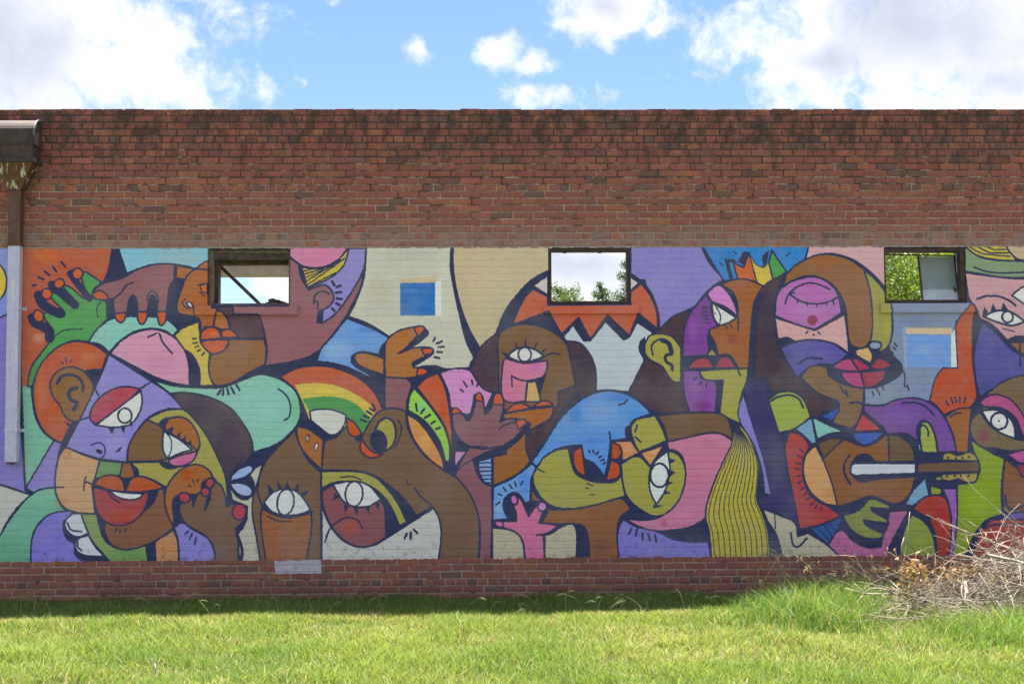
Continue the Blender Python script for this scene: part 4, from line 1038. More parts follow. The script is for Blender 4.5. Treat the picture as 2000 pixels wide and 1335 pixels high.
tag(mesh_obj('brick_courses', np.concatenate(SV), np.concatenate(SF), M_BRICK, wall, colors=np.concatenate(SC)), kind='stuff')
# coping mortar with a ragged edge on top
cop = MB()
x = -7.4
while x < 7.4:
    w = rng.uniform(.08, .3); cop.box(x, x + w - .004, .012, WALL_T - .02, WALL_H - .0125, WALL_H + rng.choice([-.0115, -.010, -.008, -.005])); x += w
cop.build('coping', M_MORTAR, building)

def ring(x0, x1, z0, z1, t, y0, y1, sides=(1, 1, 1, 1)):
    """frame of four butted bars: left, right, top, bottom widths scaled by sides"""
    l, r, tp, bt = (t * s for s in sides); q = MB()
    q.box(x0, x0 + l, y0, y1, z0, z1); q.box(x1 - r, x1, y0, y1, z0, z1)
    q.box(x0 + l, x1 - r, y0 + .002, y1 - .002, z1 - tp, z1); q.box(x0 + l, x1 - r, y0 + .002, y1 - .002, z0, z0 + bt)
    return q
e = .002
# left window: wooden casing, head board, tie beam behind, a fallen brace and rubble on the ledge
wa, wb = WINS[0]
w1 = bevel(ring(wa + e, wb - e, WZ0 + e, WZ1 - e, .03, .05, .30, (1.7, .7, 1.2, .75)).build('window', M_CASING, building))
w1['label'] = 'left window opening with broken timber across it'
q = MB(); q.box(wa + .06, wb - .03, .20, .29, on_plane(480, 517, .2)[2], WZ1 - .05); q.build('head_board', M_WOOD, w1)
q = MB(); q.box(wa + .025, wb - .02, .055, .075, WZ1 - .10, WZ1 - .042); q.build('head_rail', M_WOOD, w1)
q = MB(); q.box(wa + .054, wa + .082, .12, .27, WZ0 + .03, WZ1 - .05); q.build('stop_bead', M_WOOD, w1)
p0, p1 = on_plane(431, 520, .36), on_plane(513, 599, .36)
dv = (p1 - p0) / np.linalg.norm(p1 - p0); nv = np.array([-dv[2], 0, dv[0]]) * .017
q = MB(); V = []
for yy in (.33, .37):
    for p, s_ in ((p0 - dv * .05, 1), (p1 + dv * .03, 1), (p1 + dv * .03, -1), (p0 - dv * .05, -1)): V.append(tuple(np.array([p[0], yy, p[2]]) + nv * s_))
q.add(V, [(0, 3, 2, 1), (4, 5, 6, 7), (0, 1, 5, 4), (1, 2, 6, 5), (2, 3, 7, 6), (3, 0, 4, 7)]); q.build('fallen_brace', M_WOOD, w1)
q = MB()
for k in range(9):
    px = 518 + k * 5.2; p = on_plane(px, 597, .24); hh = [.012, .02, .052, .058, .046, .044, .034, .026, .014][k]
    q.add(*box(p[0] - .014, p[0] + .016, .18, .29, WZ0 + .0245, WZ0 + .026 + hh * 1.0))
q.build('rubble', M_WOOD, w1)
q = MB(); zb = on_plane(480, 537, 2.6)[2]
q.box(-5.2, -1.95, 2.6, 2.85, zb, zb + .32); tie = q.build('tie_beam', M_PALE, building)
q = MB(); q.box(-5.2, -4.95, 2.6, 2.85, -.2, zb - .002); q.box(-2.10, -1.95, 2.62, 2.83, -.2, zb - .002); q.build('beam_post', M_PALE, building)
# middle window: bare rusty steel frame
wa, wb = WINS[1]
w2 = bevel(ring(wa + e, wb - e, WZ0 + e, WZ1 - e, .033, .004, .10, (.9, .8, 1.0, .9)).build('window', M_STEEL, building), .003)
w2['label'] = 'middle window opening with an empty rusty steel frame'
q = MB()
for k in range(7):
    z = WZ0 + .06 + k * .07 + rng.uniform(-.01, .01); q.box(wb - .030, wb - .022 + rng.uniform(0, .004), -.002, .006, z, z + rng.uniform(.02, .05))
for px in (1100, 1168): 
    p = on_plane(px, 492, .05); q.box(p[0], p[0] + .03, .03, .06, WZ1 - .045, WZ1 - .034)
q.build('rust_scale', M_STEEL, w2)
# right window: steel frame, loose sash with one dirty pane left
wa, wb = WINS[2]
w3 = bevel(ring(wa + e, wb - e, WZ0 + e, WZ1 - e, .032, .01, .11, (.55, 1.5, 1.3, 1.0)).build('window', M_STEEL, building), .003)
w3['label'] = 'right window opening with a loose sash and one dirty pane'
def bar(pa, pb, wdt, y0, y1, name, mat):
    pa, pb = np.array(pa), np.array(pb); d_ = (pb - pa) / np.linalg.norm(pb - pa); n_ = np.array([-d_[1], d_[0]]) * wdt / 2
    V = [(v[0], yy, v[1]) for yy in (y0, y1) for v in (pa + n_, pb + n_, pb - n_, pa - n_)]
    return MB().add(V, [(0, 3, 2, 1), (4, 5, 6, 7), (0, 1, 5, 4), (1, 2, 6, 5), (2, 3, 7, 6), (3, 0, 4, 7)]).build(name, mat, w3)
def w3p(x, y): p = on_plane(x, y, .2); return (p[0], p[2])
bar(w3p(1727, 497), w3p(1865, 499), .012, .19, .215, 'sash_rail', M_STEEL)
bar(w3p(1793, 500), w3p(1802, 589), .015, .188, .213, 'mullion', M_STEEL)
bar(w3p(1863, 500), w3p(1873, 589), .012, .186, .211, 'sash_stile', M_STEEL)
m, g = new_mat('dirty_glass')
pos = g('ShaderNodeNewGeometry').outputs['Position']
dirt = g.ss(g.noise(pos, 60, 4, .7), .62, .74)
gc = g.mix(g.noise(pos, 9, 4), (.30, .36, .40, 1), (.42, .47, .50, 1)); gc = g.mix(dirt, gc, (.72, .74, .76, 1))
tr = g('ShaderNodeBsdfTranslucent', {'Color': gc}); df = g('ShaderNodeBsdfPrincipled', {'Base Color': gc, 'Roughness': .25})
gm = g('ShaderNodeMixShader', {0: .45, 1: df, 2: tr}); tp = g('ShaderNodeBsdfTransparent')
finish(g, g('ShaderNodeMixShader', {0: .10, 1: gm, 2: tp})); M_GLASS = m
c4 = [w3p(1795, 501), w3p(1864, 501), w3p(1872, 588), w3p(1803, 588)]
V = [(x, yy, z) for yy in (.197, .202) for x, z in c4]
MB().add(V, [(0, 1, 2, 3)[::-1], (4, 5, 6, 7), (0, 1, 5, 4), (1, 2, 6, 5), (2, 3, 7, 6), (3, 0, 4, 7)]).build('pane', M_GLASS, w3)
p = w3p(1864, 566)
q = MB().tube([(p[0] - .01, .18, p[1] + .02), (p[0], .178, p[1]), (p[0] + .004, .18, p[1] - .025)], [.008, .016, .006], 6); q.build('latch', M_STEEL, w3)
for (wa, wb), (sa, sb) in zip(WINS, ((-3.05, -2.06), (.31, 1.235), (3.58, 4.545))):
    q = MB(); q.box(sa, sb, -.034, .12, WZ0 - .095, WZ0 - .004); bevel(q.build('window_sill', M_SILL, building), .006)

# ------------------------------------------------------------------ rainwater hopper and downpipe
m, g = new_mat('rusty_sheet_metal')
pos = g('ShaderNodeNewGeometry').outputs['Position']
n = g.noise(g.v('MULTIPLY', pos, (1, 1, .35)), 14, 6, .65)
c = g.mix(g.ss(n, .38, .62), (.036, .028, .030, 1), (.075, .044, .035, 1))
c = g.mix(g.ss(g.noise(g.v('MULTIPLY', pos, (2.4, 1, .45)), 17, 4, .6), .60, .68), c, (.42, .40, .30, 1)) if False else c
finish(g, g('ShaderNodeBsdfPrincipled', {'Base Color': c, 'Roughness': .75, 'Metallic': .0})); M_HOP = m
def peel(name, base1, base2, over, lo, hi, sz):
    m, g = new_mat(name)
    pos = g('ShaderNodeNewGeometry').outputs['Position']
    c = g.mix(g.ss(g.noise(pos, 20, 5, .6), .4, .62), base1, base2)
    k = g.ss(g.noise(g.v('MULTIPLY', pos, sz), 9, 4, .6), lo, hi)
    c = g.mix(k, c, over)
    b = g('ShaderNodeBump', {'Strength': .4, 'Distance': .004, 'Height': k})
    finish(g, g('ShaderNodeBsdfPrincipled', {'Base Color': c, 'Roughness': .6, 'Normal': b})); return m
M_FUN = peel('peeling_rust', (.085, .036, .020, 1), (.14, .058, .030, 1), (.50, .49, .38, 1), .57, .63, (4.5, 2, .5))
M_PIPE_R = peel('rust_brown_pipe', (.095, .040, .026, 1), (.13, .060, .040, 1), (.06, .03, .025, 1), .6, .7, (3, 2, .6))
M_PIPE_P = peel('lavender_paint_pipe', (.52, .51, .76, 1), (.58, .58, .78, 1), (.72, .72, .72, 1), .55, .68, (5, 2, .35))
pipe_t = tag(empty('rain_downpipe', (-4.75, -.1, 1.3)), 'rusty brown hopper head with a downpipe painted lavender, at the left end of the wall', 'downpipe')
def ptl(V): return [(v[0] + 4.75, v[1] + .1, v[2] - 1.3) for v in V]
class PB(MB):
    def build(s, *a, **k): s.V = ptl(s.V); return MB.build(s, *a, **k)
# hood: quarter-round lid on a box
q = PB(); X0, X1 = -4.97, -4.533; prof = [(-.002, 4.605)]
for k in range(9):
    t = math.pi / 2 * k / 8; prof.append((-.06 - .19 * math.sin(t), 4.43 + .175 * math.cos(t)))
prof += [(-.25, 4.36), (-.002, 4.36)]
def extrude(q, prof, X0, X1):
    n = len(prof); q.add([(X0, y, z) for y, z in prof] + [(X1, y, z) for y, z in prof], [tuple(range(n))[::-1], tuple(range(n, 2 * n))] + [(i, (i + 1) % n, n + (i + 1) % n, n + i) for i in range(n)])
extrude(q, prof, X0, X1); bevel(q.build('hood', M_HOP, pipe_t), .006)
q = PB(); prof2 = [(-.255, 4.43)] + [(-.06 - .199 * math.sin(math.pi / 2 * k / 8), 4.43 + .183 * math.cos(math.pi / 2 * k / 8)) for k in range(8, -1, -1)]
prof2 = [(y, z) for y, z in prof2[1:]] + [(-.002, 4.614), (-.002, 4.604)] + [(-.06 - .188 * math.sin(math.pi / 2 * k / 8), 4.43 + .172 * math.cos(math.pi / 2 * k / 8)) for k in range(9)]
extrude(q, prof2, X1 - .010, X1 + .006); q.build('hood_rim', simple_mat('pale_hood_edge', (.12, .085, .08, 1), (.17, .12, .11, 1), 20, .6, .1, .0), pipe_t)  # end rim in a paler tone than the hood
q = PB(); q.box(X0 + .008, X1 - .012, -.243, -.002, 4.215, 4.358); bevel(q.build('box', M_HOP, pipe_t), .004)
q = PB(); q.box(X0 - .004, X1 + .004, -.256, -.001, 4.175, 4.2145); q.box(X0 - .002, X1 + .002, -.254, -.001, 4.345, 4.3615); q.build('box_flange', M_HOP, pipe_t)
q = PB(); a_ = [(-4.955, -.235), (-4.548, -.235), (-4.548, -.003), (-4.955, -.003)]; b_ = [(-4.812, -.125), (-4.688, -.125), (-4.688, -.003), (-4.812, -.003)]
q.add([(x, y, 4.174) for x, y in a_] + [(x, y, 3.93) for x, y in b_], [(0, 1, 2, 3)[::-1], (4, 5, 6, 7)] + [(i, (i + 1) % 4, 4 + (i + 1) % 4, 4 + i) for i in range(4)]); q.build('funnel', M_FUN, pipe_t)
q = PB(); q.box(-4.807, -4.692, -.12, -.02, 3.405, 3.93); bevel(q.build('pipe', M_PIPE_R, pipe_t), .008)
q = PB(); q.box(-4.806, -4.691, -.119, -.021, 1.335, 3.4035); bevel(q.build('pipe', M_PIPE_P, pipe_t), .008)
q = PB(); q.box(-4.812, -4.686, -.124, -.001, 3.39, 3.415); q.build('pipe_joint', M_PIPE_R, pipe_t)
for zb_ in (2.78, 1.62):
    q = PB(); q.box(-4.845, -4.652, -.004, -.0005, zb_, zb_ + .03); q.box(-4.811, -4.686, -.1235, -.0045, zb_ + .003, zb_ + .027); q.build('strap', M_PIPE_P, pipe_t)
q = PB()
for k in range(6): q.box(-4.800 + k * .018, -4.784 + k * .018, -.115, -.105, 1.335 - [.006, .02, .012, .026, .018, .005][k], 1.334)
q.build('torn_end', M_HOP, pipe_t)

# ------------------------------------------------------------------ ground
def hsh(x, y, s=1.0):
    """smooth value noise, vectorised"""
    x = np.asarray(x, float) * s; y = np.asarray(y, float) * s
    xi, yi = np.floor(x).astype(int), np.floor(y).astype(int); fx, fy = x - xi, y - yi
    fx, fy = fx * fx * (3 - 2 * fx), fy * fy * (3 - 2 * fy)
    def r(a, b):
        n = np.sin(a * 127.1 + b * 311.7 + 13.7) * 43758.5453; return n - np.floor(n)
    return (r(xi, yi) * (1 - fx) + r(xi + 1, yi) * fx) * (1 - fy) + (r(xi, yi + 1) * (1 - fx) + r(xi + 1, yi + 1) * fx) * fy
def sst(x, a, b):
    t = np.clip((np.asarray(x, float) - a) / (b - a), 0, 1); return t * t * (3 - 2 * t)
def gz(x, y):
    x, y = np.asarray(x, float), np.asarray(y, float)
    near = sst(y, -14, -8) * (1 - sst(y, -.4, .2)) * (1 - sst(np.abs(x), 9, 12))
    z = near * (.05 * (hsh(x, y, .8) - .5) + .03 * (hsh(x + 9, y + 4, 2.4) - .5))
    z += near * .03 * (1 - sst(y, -1.65, -1.35))                              # the mown lawn sits a little above the strip by the wall
    z += .10 * np.exp(-(((x - 4.1) / 1.1) ** 2 + ((y + 2.05) / .6) ** 2))   # low heap under the brush
    return z
gx = np.unique(np.r_[np.linspace(-400, -12, 12), np.arange(-12, 12.01, .15), np.linspace(12, 400, 12)])
gy = np.unique(np.r_[np.linspace(-60, -14, 8), np.arange(-14, 1, .12), np.linspace(1, 30, 8), np.linspace(30, 900, 10)])
GX, GY = np.meshgrid(gx, gy); GZ = gz(GX, GY)
nxg, nyg = len(gx), len(gy); ii = (np.arange(nyg - 1)[:, None] * nxg + np.arange(nxg - 1)[None]).ravel()
m, g = new_mat('soil_and_thatch')
pos = g('ShaderNodeNewGeometry').outputs['Position']
c = g.mix(g.ss(g.noise(pos, 2.0, 5, .6), .35, .65), (.055, .075, .018, 1), (.11, .105, .045, 1))
c = g.mix(g.ss(g.noise(pos, 24, 4, .6), .45, .7), c, (.15, .12, .065, 1))
finish(g, g('ShaderNodeBsdfPrincipled', {'Base Color': c, 'Roughness': .95})); M_SOIL = m
tag(mesh_obj('ground', np.c_[GX.ravel(), GY.ravel(), GZ.ravel()], np.c_[ii, ii + 1, ii + 1 + nxg, ii + nxg], M_SOIL, smooth=True), kind='structure')

def leaf_mat(name, transl=.35, rough=.55, tcol=(1.1, 1.05, .72)):
    m, g = new_mat(name)
    a = g('ShaderNodeAttribute', attribute_name='tint').outputs['Color']
    p = g('ShaderNodeBsdfPrincipled', {'Base Color': a, 'Roughness': rough, 'Specular IOR Level': .35})
    t = g('ShaderNodeBsdfTranslucent', {'Color': g.mix(1.0, a, (*tcol, 1), 'MULTIPLY')})
    finish(g, g('ShaderNodeMixShader', {0: transl, 1: p, 2: t})); return m
M_GRASS = leaf_mat('grass_blade', .42)
def blades(name, x, y, hgt, wid, lean, cols, label, tipc=None, parent=None, segs=2):
    n = len(x); z = gz(x, y) - .004
    th = rng.uniform(0, 2 * np.pi, n); dx, dy = np.cos(th), np.sin(th)
    ph = rng.uniform(0, 2 * np.pi, n); wx, wy = np.cos(ph), np.sin(ph)
    ln = lean * hgt * rng.uniform(.2, 1.3, n)
    V = np.zeros((n, 5, 3), np.float32)
    for k, (f, wf) in enumerate(((0, .8), (.52, 1.0))):
        bx, by, bz = x + dx * ln * f * f, y + dy * ln * f * f, z + hgt * f * np.sqrt(np.clip(1 - (lean * .5 * f) ** 2, .2, 1))
        V[:, 2 * k] = np.c_[bx - wx * wid * wf / 2, by - wy * wid * wf / 2, bz]
        V[:, 2 * k + 1] = np.c_[bx + wx * wid * wf / 2, by + wy * wid * wf / 2, bz]
    V[:, 4] = np.c_[x + dx * ln, y + dy * ln, z + hgt * np.sqrt(np.clip(1 - (lean * .5) ** 2, .2, 1))]
    b = np.arange(n)[:, None] * 5
    F = np.concatenate([b + [0, 1, 3], b + [0, 3, 2], b + [2, 3, 4]]).astype(np.int32)
    C = np.repeat(cols[:, None, :], 5, 1).astype(np.float32)
    C[:, :2] *= .60  # root shade put into the blade colour, deepening the gaps between blades
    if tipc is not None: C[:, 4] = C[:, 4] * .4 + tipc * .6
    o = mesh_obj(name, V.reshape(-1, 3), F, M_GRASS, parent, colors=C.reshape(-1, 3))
    return tag(o, label, 'grass', kind='stuff')
def grass_cols(n, x, y, green, yellow, straw, fs):
    k = np.clip(hsh(x, y, 1.1) * .5 + hsh(x + 31, y + 7, 4.0) * .3 + rng.random(n) * .45 - .12, 0, 1)[:, None]
    c = green * (1 - k) + yellow * k
    s = rng.random(n) < fs * (.2 + 2.2 * sst(hsh(x + 5, y + 50, .8) * .6 + hsh(x + 1, y, 3.1) * .4, .42, .75))
    c[s] = straw * rng.uniform(.7, 1.15, (s.sum(), 1))
    return c * rng.uniform(.75, 1.25, (n, 1))
GREEN, YELL, STRAW = np.array([.115, .225, .036]), np.array([.320, .385, .082]), np.array([.52, .43, .21])
def scatter(n, x0, x1, y0, y1): return rng.uniform(x0, x1, n), rng.uniform(y0, y1, n)
def tall_k(x, y):
    """how rank the growth is: high round the brush heap on the right"""
    a = sst(x, 1.2, 2.8) * sst(y, -3.2, -1.9) * (1 - sst(y, -1.05, -.45)) * (1 - .55 * sst(x, 3.1, 3.8))
    b = .60 * sst(x, 2.1, 3.4) * sst(y, -4.6, -3.0) * (1 - sst(y, -1.2, -.9))
    hp = np.exp(-(((x - 4.1) / .95) ** 2 + ((y + 2.0) / .45) ** 2) ** 2)
    return np.clip((1 - .75 * hp) * np.maximum(a, b) * (.35 + .8 * hsh(x, y, 1.7) + .45 * hsh(x + 7, y + 2, 4.5)), 0, 1)
# mown lawn in the sun
x, y = scatter(190000, -5.6, 5.6, -5.4, -1.45)
x2, y2 = scatter(34000, -8.5, 8.5, -7.2, -1.45); x, y = np.r_[x, x2], np.r_[y, y2]
keep = rng.random(len(x)) > tall_k(x, y) * .8; x, y = x[keep], y[keep]; n = len(x)
h = rng.uniform(.022, .085, n) * (.45 + .6 * hsh(x, y, 1.9) + .6 * hsh(x + 3, y + 8, 6.0)) * (1 + .7 * sst(hsh(x + 40, y + 11, 2.6), .72, .9))
blades('lawn_grass', x, y, h, rng.uniform(.0035, .0065, n), .95, grass_cols(n, x, y, GREEN, YELL, STRAW, .10), 'short mown yellow-green lawn in full sun before the wall')
# pale dry fringe where the lawn meets the strip
x, y = scatter(16000, -6.5, 6.5, -1.80, -1.55); y = y + .08 * (hsh(x, x * 0, 1.3) - .5); n = len(x)
fr = np.where(rng.random((n, 1)) < .62, STRAW, YELL) * rng.uniform(.7, 1.2, (n, 1))
blades('dry_grass_fringe', x, y, rng.uniform(.03, .085, n), rng.uniform(.003, .005, n), 1.1, fr, 'pale dry grass fringe along the edge of the wall shadow')
# strip along the wall, in shade
x, y = scatter(75000, -6.5, 6.5, -1.60, -.01); n = len(x)
blades('wall_strip_grass', x, y, rng.uniform(.03, .085, n) * (.5 + .8 * hsh(x, y, 2.1)) * (1 + .5 * np.exp(-((y + .05) / .08) ** 2)), rng.uniform(.004, .0065, n), .8, grass_cols(n, x, y, np.array([.120, .255, .040]), np.array([.23, .33, .070]), STRAW, .12), 'dark green grass strip in the shade along the wall foot')
# rank growth round the brush heap
x, y = scatter(110000, 1.3, 7.4, -4.6, -.4); k = tall_k(x, y)
keep = rng.random(len(x)) < np.clip(k * 1.2, 0, 1) ** 1.3; x, y, k = x[keep], y[keep], k[keep]; n = len(x)
blades('tall_grass', x, y, (.06 + .25 * k) * rng.uniform(.35, 1.35, n), rng.uniform(.003, .0065, n), .95, grass_cols(n, x, y, np.array([.085, .215, .034]), np.array([.21, .34, .070]), STRAW, .05), 'rank tall bright green grass round the brush heap on the right', tipc=np.array([.24, .30, .07]))

# ------------------------------------------------------------------ seed stalks, one plant each
M_STALK = simple_mat('pale_seed_stalk', (.20, .21, .085, 1), (.33, .30, .15, 1), 40, .7, 0)
M_DRY = simple_mat('dry_seed_stalk', (.22, .19, .09, 1), (.32, .27, .14, 1), 40, .8, 0)
def stalk_mesh(H, lean, mat, heads):
    q = MB(); n = 7; a = rng.uniform(0, 6.28); t = np.linspace(0, 1, n)
    P = np.c_[np.cos(a) * lean * H * t ** 2, .3 * np.sin(a) * lean * H * t ** 2, H * t]
    q.tube(P, np.linspace(.0030, .0016, n), 4)
    for k in range(heads):
        b = P[-1] * (1 - .12 * k / max(heads, 1)); s = rng.choice([-1, 1]); L = rng.uniform(.06, .13)
        u = np.linspace(0, 1, 4)[:, None]; d = np.array([s * rng.uniform(.5, 1), rng.uniform(-.4, .4), rng.uniform(.0, .9)]); d /= np.linalg.norm(d)
        q.tube(b + d * L * u + np.array([0, 0, -.5 * L]) * u ** 2, [.0014, .0024, .0022, .0010], 4)
    for k in range(2):
        s = rng.uniform(0, 6.28); L = H * rng.uniform(.3, .5); u = np.linspace(0, 1, 4)
        q.tube(np.c_[np.cos(s) * L * u, np.sin(s) * L * u * .5, H * .1 + L * u * (1.1 - .7 * u)], [.0022, .003, .0024, .0008], 4)
    me = bpy.data.meshes.new('weed_stalk'); me.from_pydata([tuple(v) for v in q.V], [], q.F); me.materials.append(mat); return me
SM = [stalk_mesh(rng.uniform(.13, .24), rng.uniform(.15, .8), M_STALK, rng.integers(1, 4)) for _ in range(10)]
TM = [stalk_mesh(rng.uniform(.34, .58), rng.uniform(.3, .9), M_DRY, rng.integers(4, 7)) for _ in range(7)]
spots = [(18, 1202), (40, 1200), (68, 1198), (100, 1196), (168, 1200), (197, 1199), (212, 1200), (268, 1197), (318, 1200), (330, 1201), (412, 1203), (424, 1206), (508, 1205), (520, 1204), (545, 1200), (612, 1202), (640, 1201),
         (735, 1203), (742, 1199), (905, 1203), (955, 1200), (1012, 1202), (1022, 1204), (1066, 1202), (1105, 1200), (1120, 1203), (1165, 1203), (1205, 1204), (1215, 1202), (1262, 1204), (1268, 1200), (1338, 1203), (1352, 1201), (1392, 1203), (1418, 1204)]
for (px, py) in spots:
    p = on_ground(px, py + rng.uniform(9, 17)); o = bpy.data.objects.new('weed_stalk', SM[rng.integers(len(SM))]); col.objects.link(o)
    o.location = (p[0], p[1], float(gz(p[0], p[1])) - .01); o.rotation_euler.z = rng.choice([0, math.pi]) + rng.uniform(-.5, .5); o.scale = [rng.uniform(.75, 1.15)] * 3
    tag(o, 'thin pale seed stalk rising at the edge of the wall shadow', 'weed', 'seed stalks along the shadow edge')
for k in range(30):
    px = 1462 + 8.6 * k + rng.uniform(-6, 6); p = on_ground(px, 1200 + rng.uniform(-4, 8)); o = bpy.data.objects.new('weed_stalk', TM[rng.integers(len(TM))]); col.objects.link(o)
    o.location = (p[0], p[1] - rng.uniform(0, .3), float(gz(p[0], p[1])) - .01); o.rotation_euler.z = rng.uniform(0, 6.28); o.scale = [rng.uniform(.75, 1.1)] * 3
    tag(o, 'tall tan seed stalk standing in the rank grass left of the brush heap', 'weed', 'tall seed stalks in the rank grass')

# ------------------------------------------------------------------ brush heap of bleached branches
M_BRANCH = simple_mat('bleached_branch', (.23, .185, .145, 1), (.40, .345, .28, 1), 12, .85, .3)
M_BRANCH2 = simple_mat('brown_branch', (.13, .085, .055, 1), (.24, .18, .13, 1), 12, .85, .3)
HX, HY = 4.0, -2.05
heap = tag(empty('brush_heap', (HX, HY, float(gz(HX, HY)))), 'heap of dry bleached branches and brown leaves piled in the grass at right', 'brush heap')
HZ = float(gz(HX, HY))
def heap_h(x): return .58 * np.exp(-((x - 4.6) / 1.0) ** 2) + .12
def branch(p0, d, L, r, mat, curl, twigs=2):
    q = MB(); n = 7; P = [np.array(p0, float)]; d = np.array(d, float); d /= np.linalg.norm(d)
    ax = rng.normal(0, 1, 3); ax /= np.linalg.norm(ax)
    for k in range(n - 1):
        d = d + np.cross(ax, d) * curl / n + rng.normal(0, .10, 3); d /= np.linalg.norm(d); P.append(P[-1] + d * L / (n - 1))
    P = np.array(P); P[:, 2] = np.maximum(P[:, 2], gz(P[:, 0], P[:, 1]) + .01)
    q.tube(P, np.linspace(r, r * .35, n), 5)
    for k in range(twigs):
        i = rng.integers(2, n - 1); e_ = (P[min(i + 1, n - 1)] - P[i]); e_ /= np.linalg.norm(e_) + 1e-9
        e_ = e_ + rng.normal(0, .6, 3); e_ /= np.linalg.norm(e_); l = L * rng.uniform(.15, .4); u = np.linspace(0, 1, 4)[:, None]
        q.tube(P[i] + e_ * l * u + rng.normal(0, .06, 3) * l * u ** 2, [r * .5, r * .42, r * .32, r * .16], 4)
    q.V = [(v[0] - HX, v[1] - HY, v[2] - HZ) for v in q.V]
    return q.build('branch', mat, heap, smooth=True)
for k in range(275):
    x = rng.normal(4.1, .8)
    if x < 2.8: x = rng.uniform(2.85, 4.3)
    hh = heap_h(x); y = HY + rng.normal(0, .34); z = float(gz(x, y)) + rng.uniform(.02, 1) * hh
    a = rng.uniform(0, 6.28); el = rng.normal(.05, .32)
    d = (math.cos(a), .6 * math.sin(a), el); L = rng.uniform(.35, 1.25); r = rng.choice([.0035, .0045, .006, .009, .015], p=[.38, .28, .18, .11, .05])
    branch(np.array([x, y, z]) - np.array(d) * L * .45, d, L, r, M_BRANCH if rng.random() < .66 else M_BRANCH2, rng.normal(0, 1.6), rng.integers(1, 4))
# the sprays that reach up in front of the mural, and the near sticks on the grass
def at(px, py, Y): return on_plane(px, py, Y)
SPR = [((1810, 1006), (1905, 1045), (2010, 1085), .006), ((1830, 1010), (1890, 1040), (2000, 1075), .007), ((1862, 1060), (1950, 1040), (2020, 1100), .006), ((1880, 1010), (1915, 1035), (1960, 1080), .005),
       ((1968, 1030), (1990, 1075), (2020, 1110), .006), ((1985, 1025), (1975, 1060), (1960, 1110), .005), ((1855, 1150), (1925, 1080), (1968, 1040), .007), ((1765, 1160), (1759, 1100), (1767, 1048), .0045),
       ((1840, 1170), (1890, 1110), (1960, 1060), .008), ((1800, 1135), (1870, 1085), (1935, 1070), .005), ((1872, 1130), (1930, 1095), (2005, 1100), .008), ((1680, 1172), (1705, 1148), (1760, 1162), .008),
       ((1760, 1155), (1740, 1185), (1752, 1205), .007), ((1868, 1180), (1862, 1198), (1872, 1216), .008), ((1975, 1196), (1978, 1215), (1962, 1235), .007), ((1705, 1222), (1725, 1228), (1745, 1234), .011),
       ((1770, 1150), (1790, 1132), (1800, 1120), .006), ((1900, 1090), (1915, 1060), (1928, 1038), .004), ((1935, 1100), (1940, 1070), (1946, 1055), .004), ((1905, 1200), (1950, 1192), (1998, 1210), .007), ((1990, 1150), (1994, 1120), (1985, 1100), .010)]
for a_, b_, c_, r in SPR:
    Y0 = -2.0 + rng.uniform(-.25, .3); A, B, C = at(*a_, Y0), at(*b_, Y0 + rng.uniform(-.12, .12)), at(*c_, Y0 + rng.uniform(-.2, .2))
    u = np.linspace(0, 1, 7)[:, None]; ctrl = 2 * B - .5 * (A + C); P = A * (1 - u) ** 2 + 2 * ctrl * u * (1 - u) + C * u * u; P += rng.normal(0, .006, P.shape)
    q = MB(); q.tube(P, np.linspace(r * .55, r, 7), 5)
    for k in range(2):
        i = rng.integers(1, 5); e_ = P[i] - P[i + 1]; e_ = e_ / np.linalg.norm(e_) + rng.normal(0, .5, 3); uu = np.linspace(0, 1, 4)[:, None]
        q.tube(P[i] + e_ * uu * rng.uniform(.06, .2), [r * .45, r * .4, r * .3, r * .2], 4)
    q.V = [(v[0] - HX, v[1] - HY, v[2] - HZ) for v in q.V]; q.build('branch', M_BRANCH, heap, smooth=True)
# fine dead twigs and stems matted through the heap
TV, TF, nt = [], [], 0
for k in range(2600):
    x = rng.normal(3.9, .8); y = HY + rng.normal(0, .36)
    if x < 2.75: x = rng.uniform(2.8, 4.3)
    z = float(gz(x, y)) + rng.uniform(.02, .85) * heap_h(x); a = rng.uniform(0, 6.28); L = rng.uniform(.08, .32); r = rng.uniform(.0012, .0028)
    d = np.array([math.cos(a), .6 * math.sin(a), rng.normal(0, .35)]) * L; bend = rng.normal(0, .18, 3) * L; s_ = np.array([rng.normal(), rng.normal(), rng.normal()]); s_ = np.cross(d, s_); s_ /= np.linalg.norm(s_) + 1e-9; u_ = np.cross(d / L, s_)
    for f in (0, .5, 1):
        c = np.array([x, y, z]) + d * (f - .5) + bend * (4 * f * (1 - f)) - [HX, HY, HZ]; rr = r * (1 - .5 * f)
        TV += [c + s_ * rr, c - s_ * rr * .5 + u_ * rr * .87, c - s_ * rr * .5 - u_ * rr * .87]
    for m_ in (0, 3):
        for j in range(3): TF.append((nt + m_ + j, nt + m_ + (j + 1) % 3, nt + m_ + 3 + (j + 1) % 3, nt + m_ + 3 + j))
    nt += 9
tag(mesh_obj('twig_tangle', np.array(TV), np.array(TF), M_BRANCH, heap), kind='stuff')
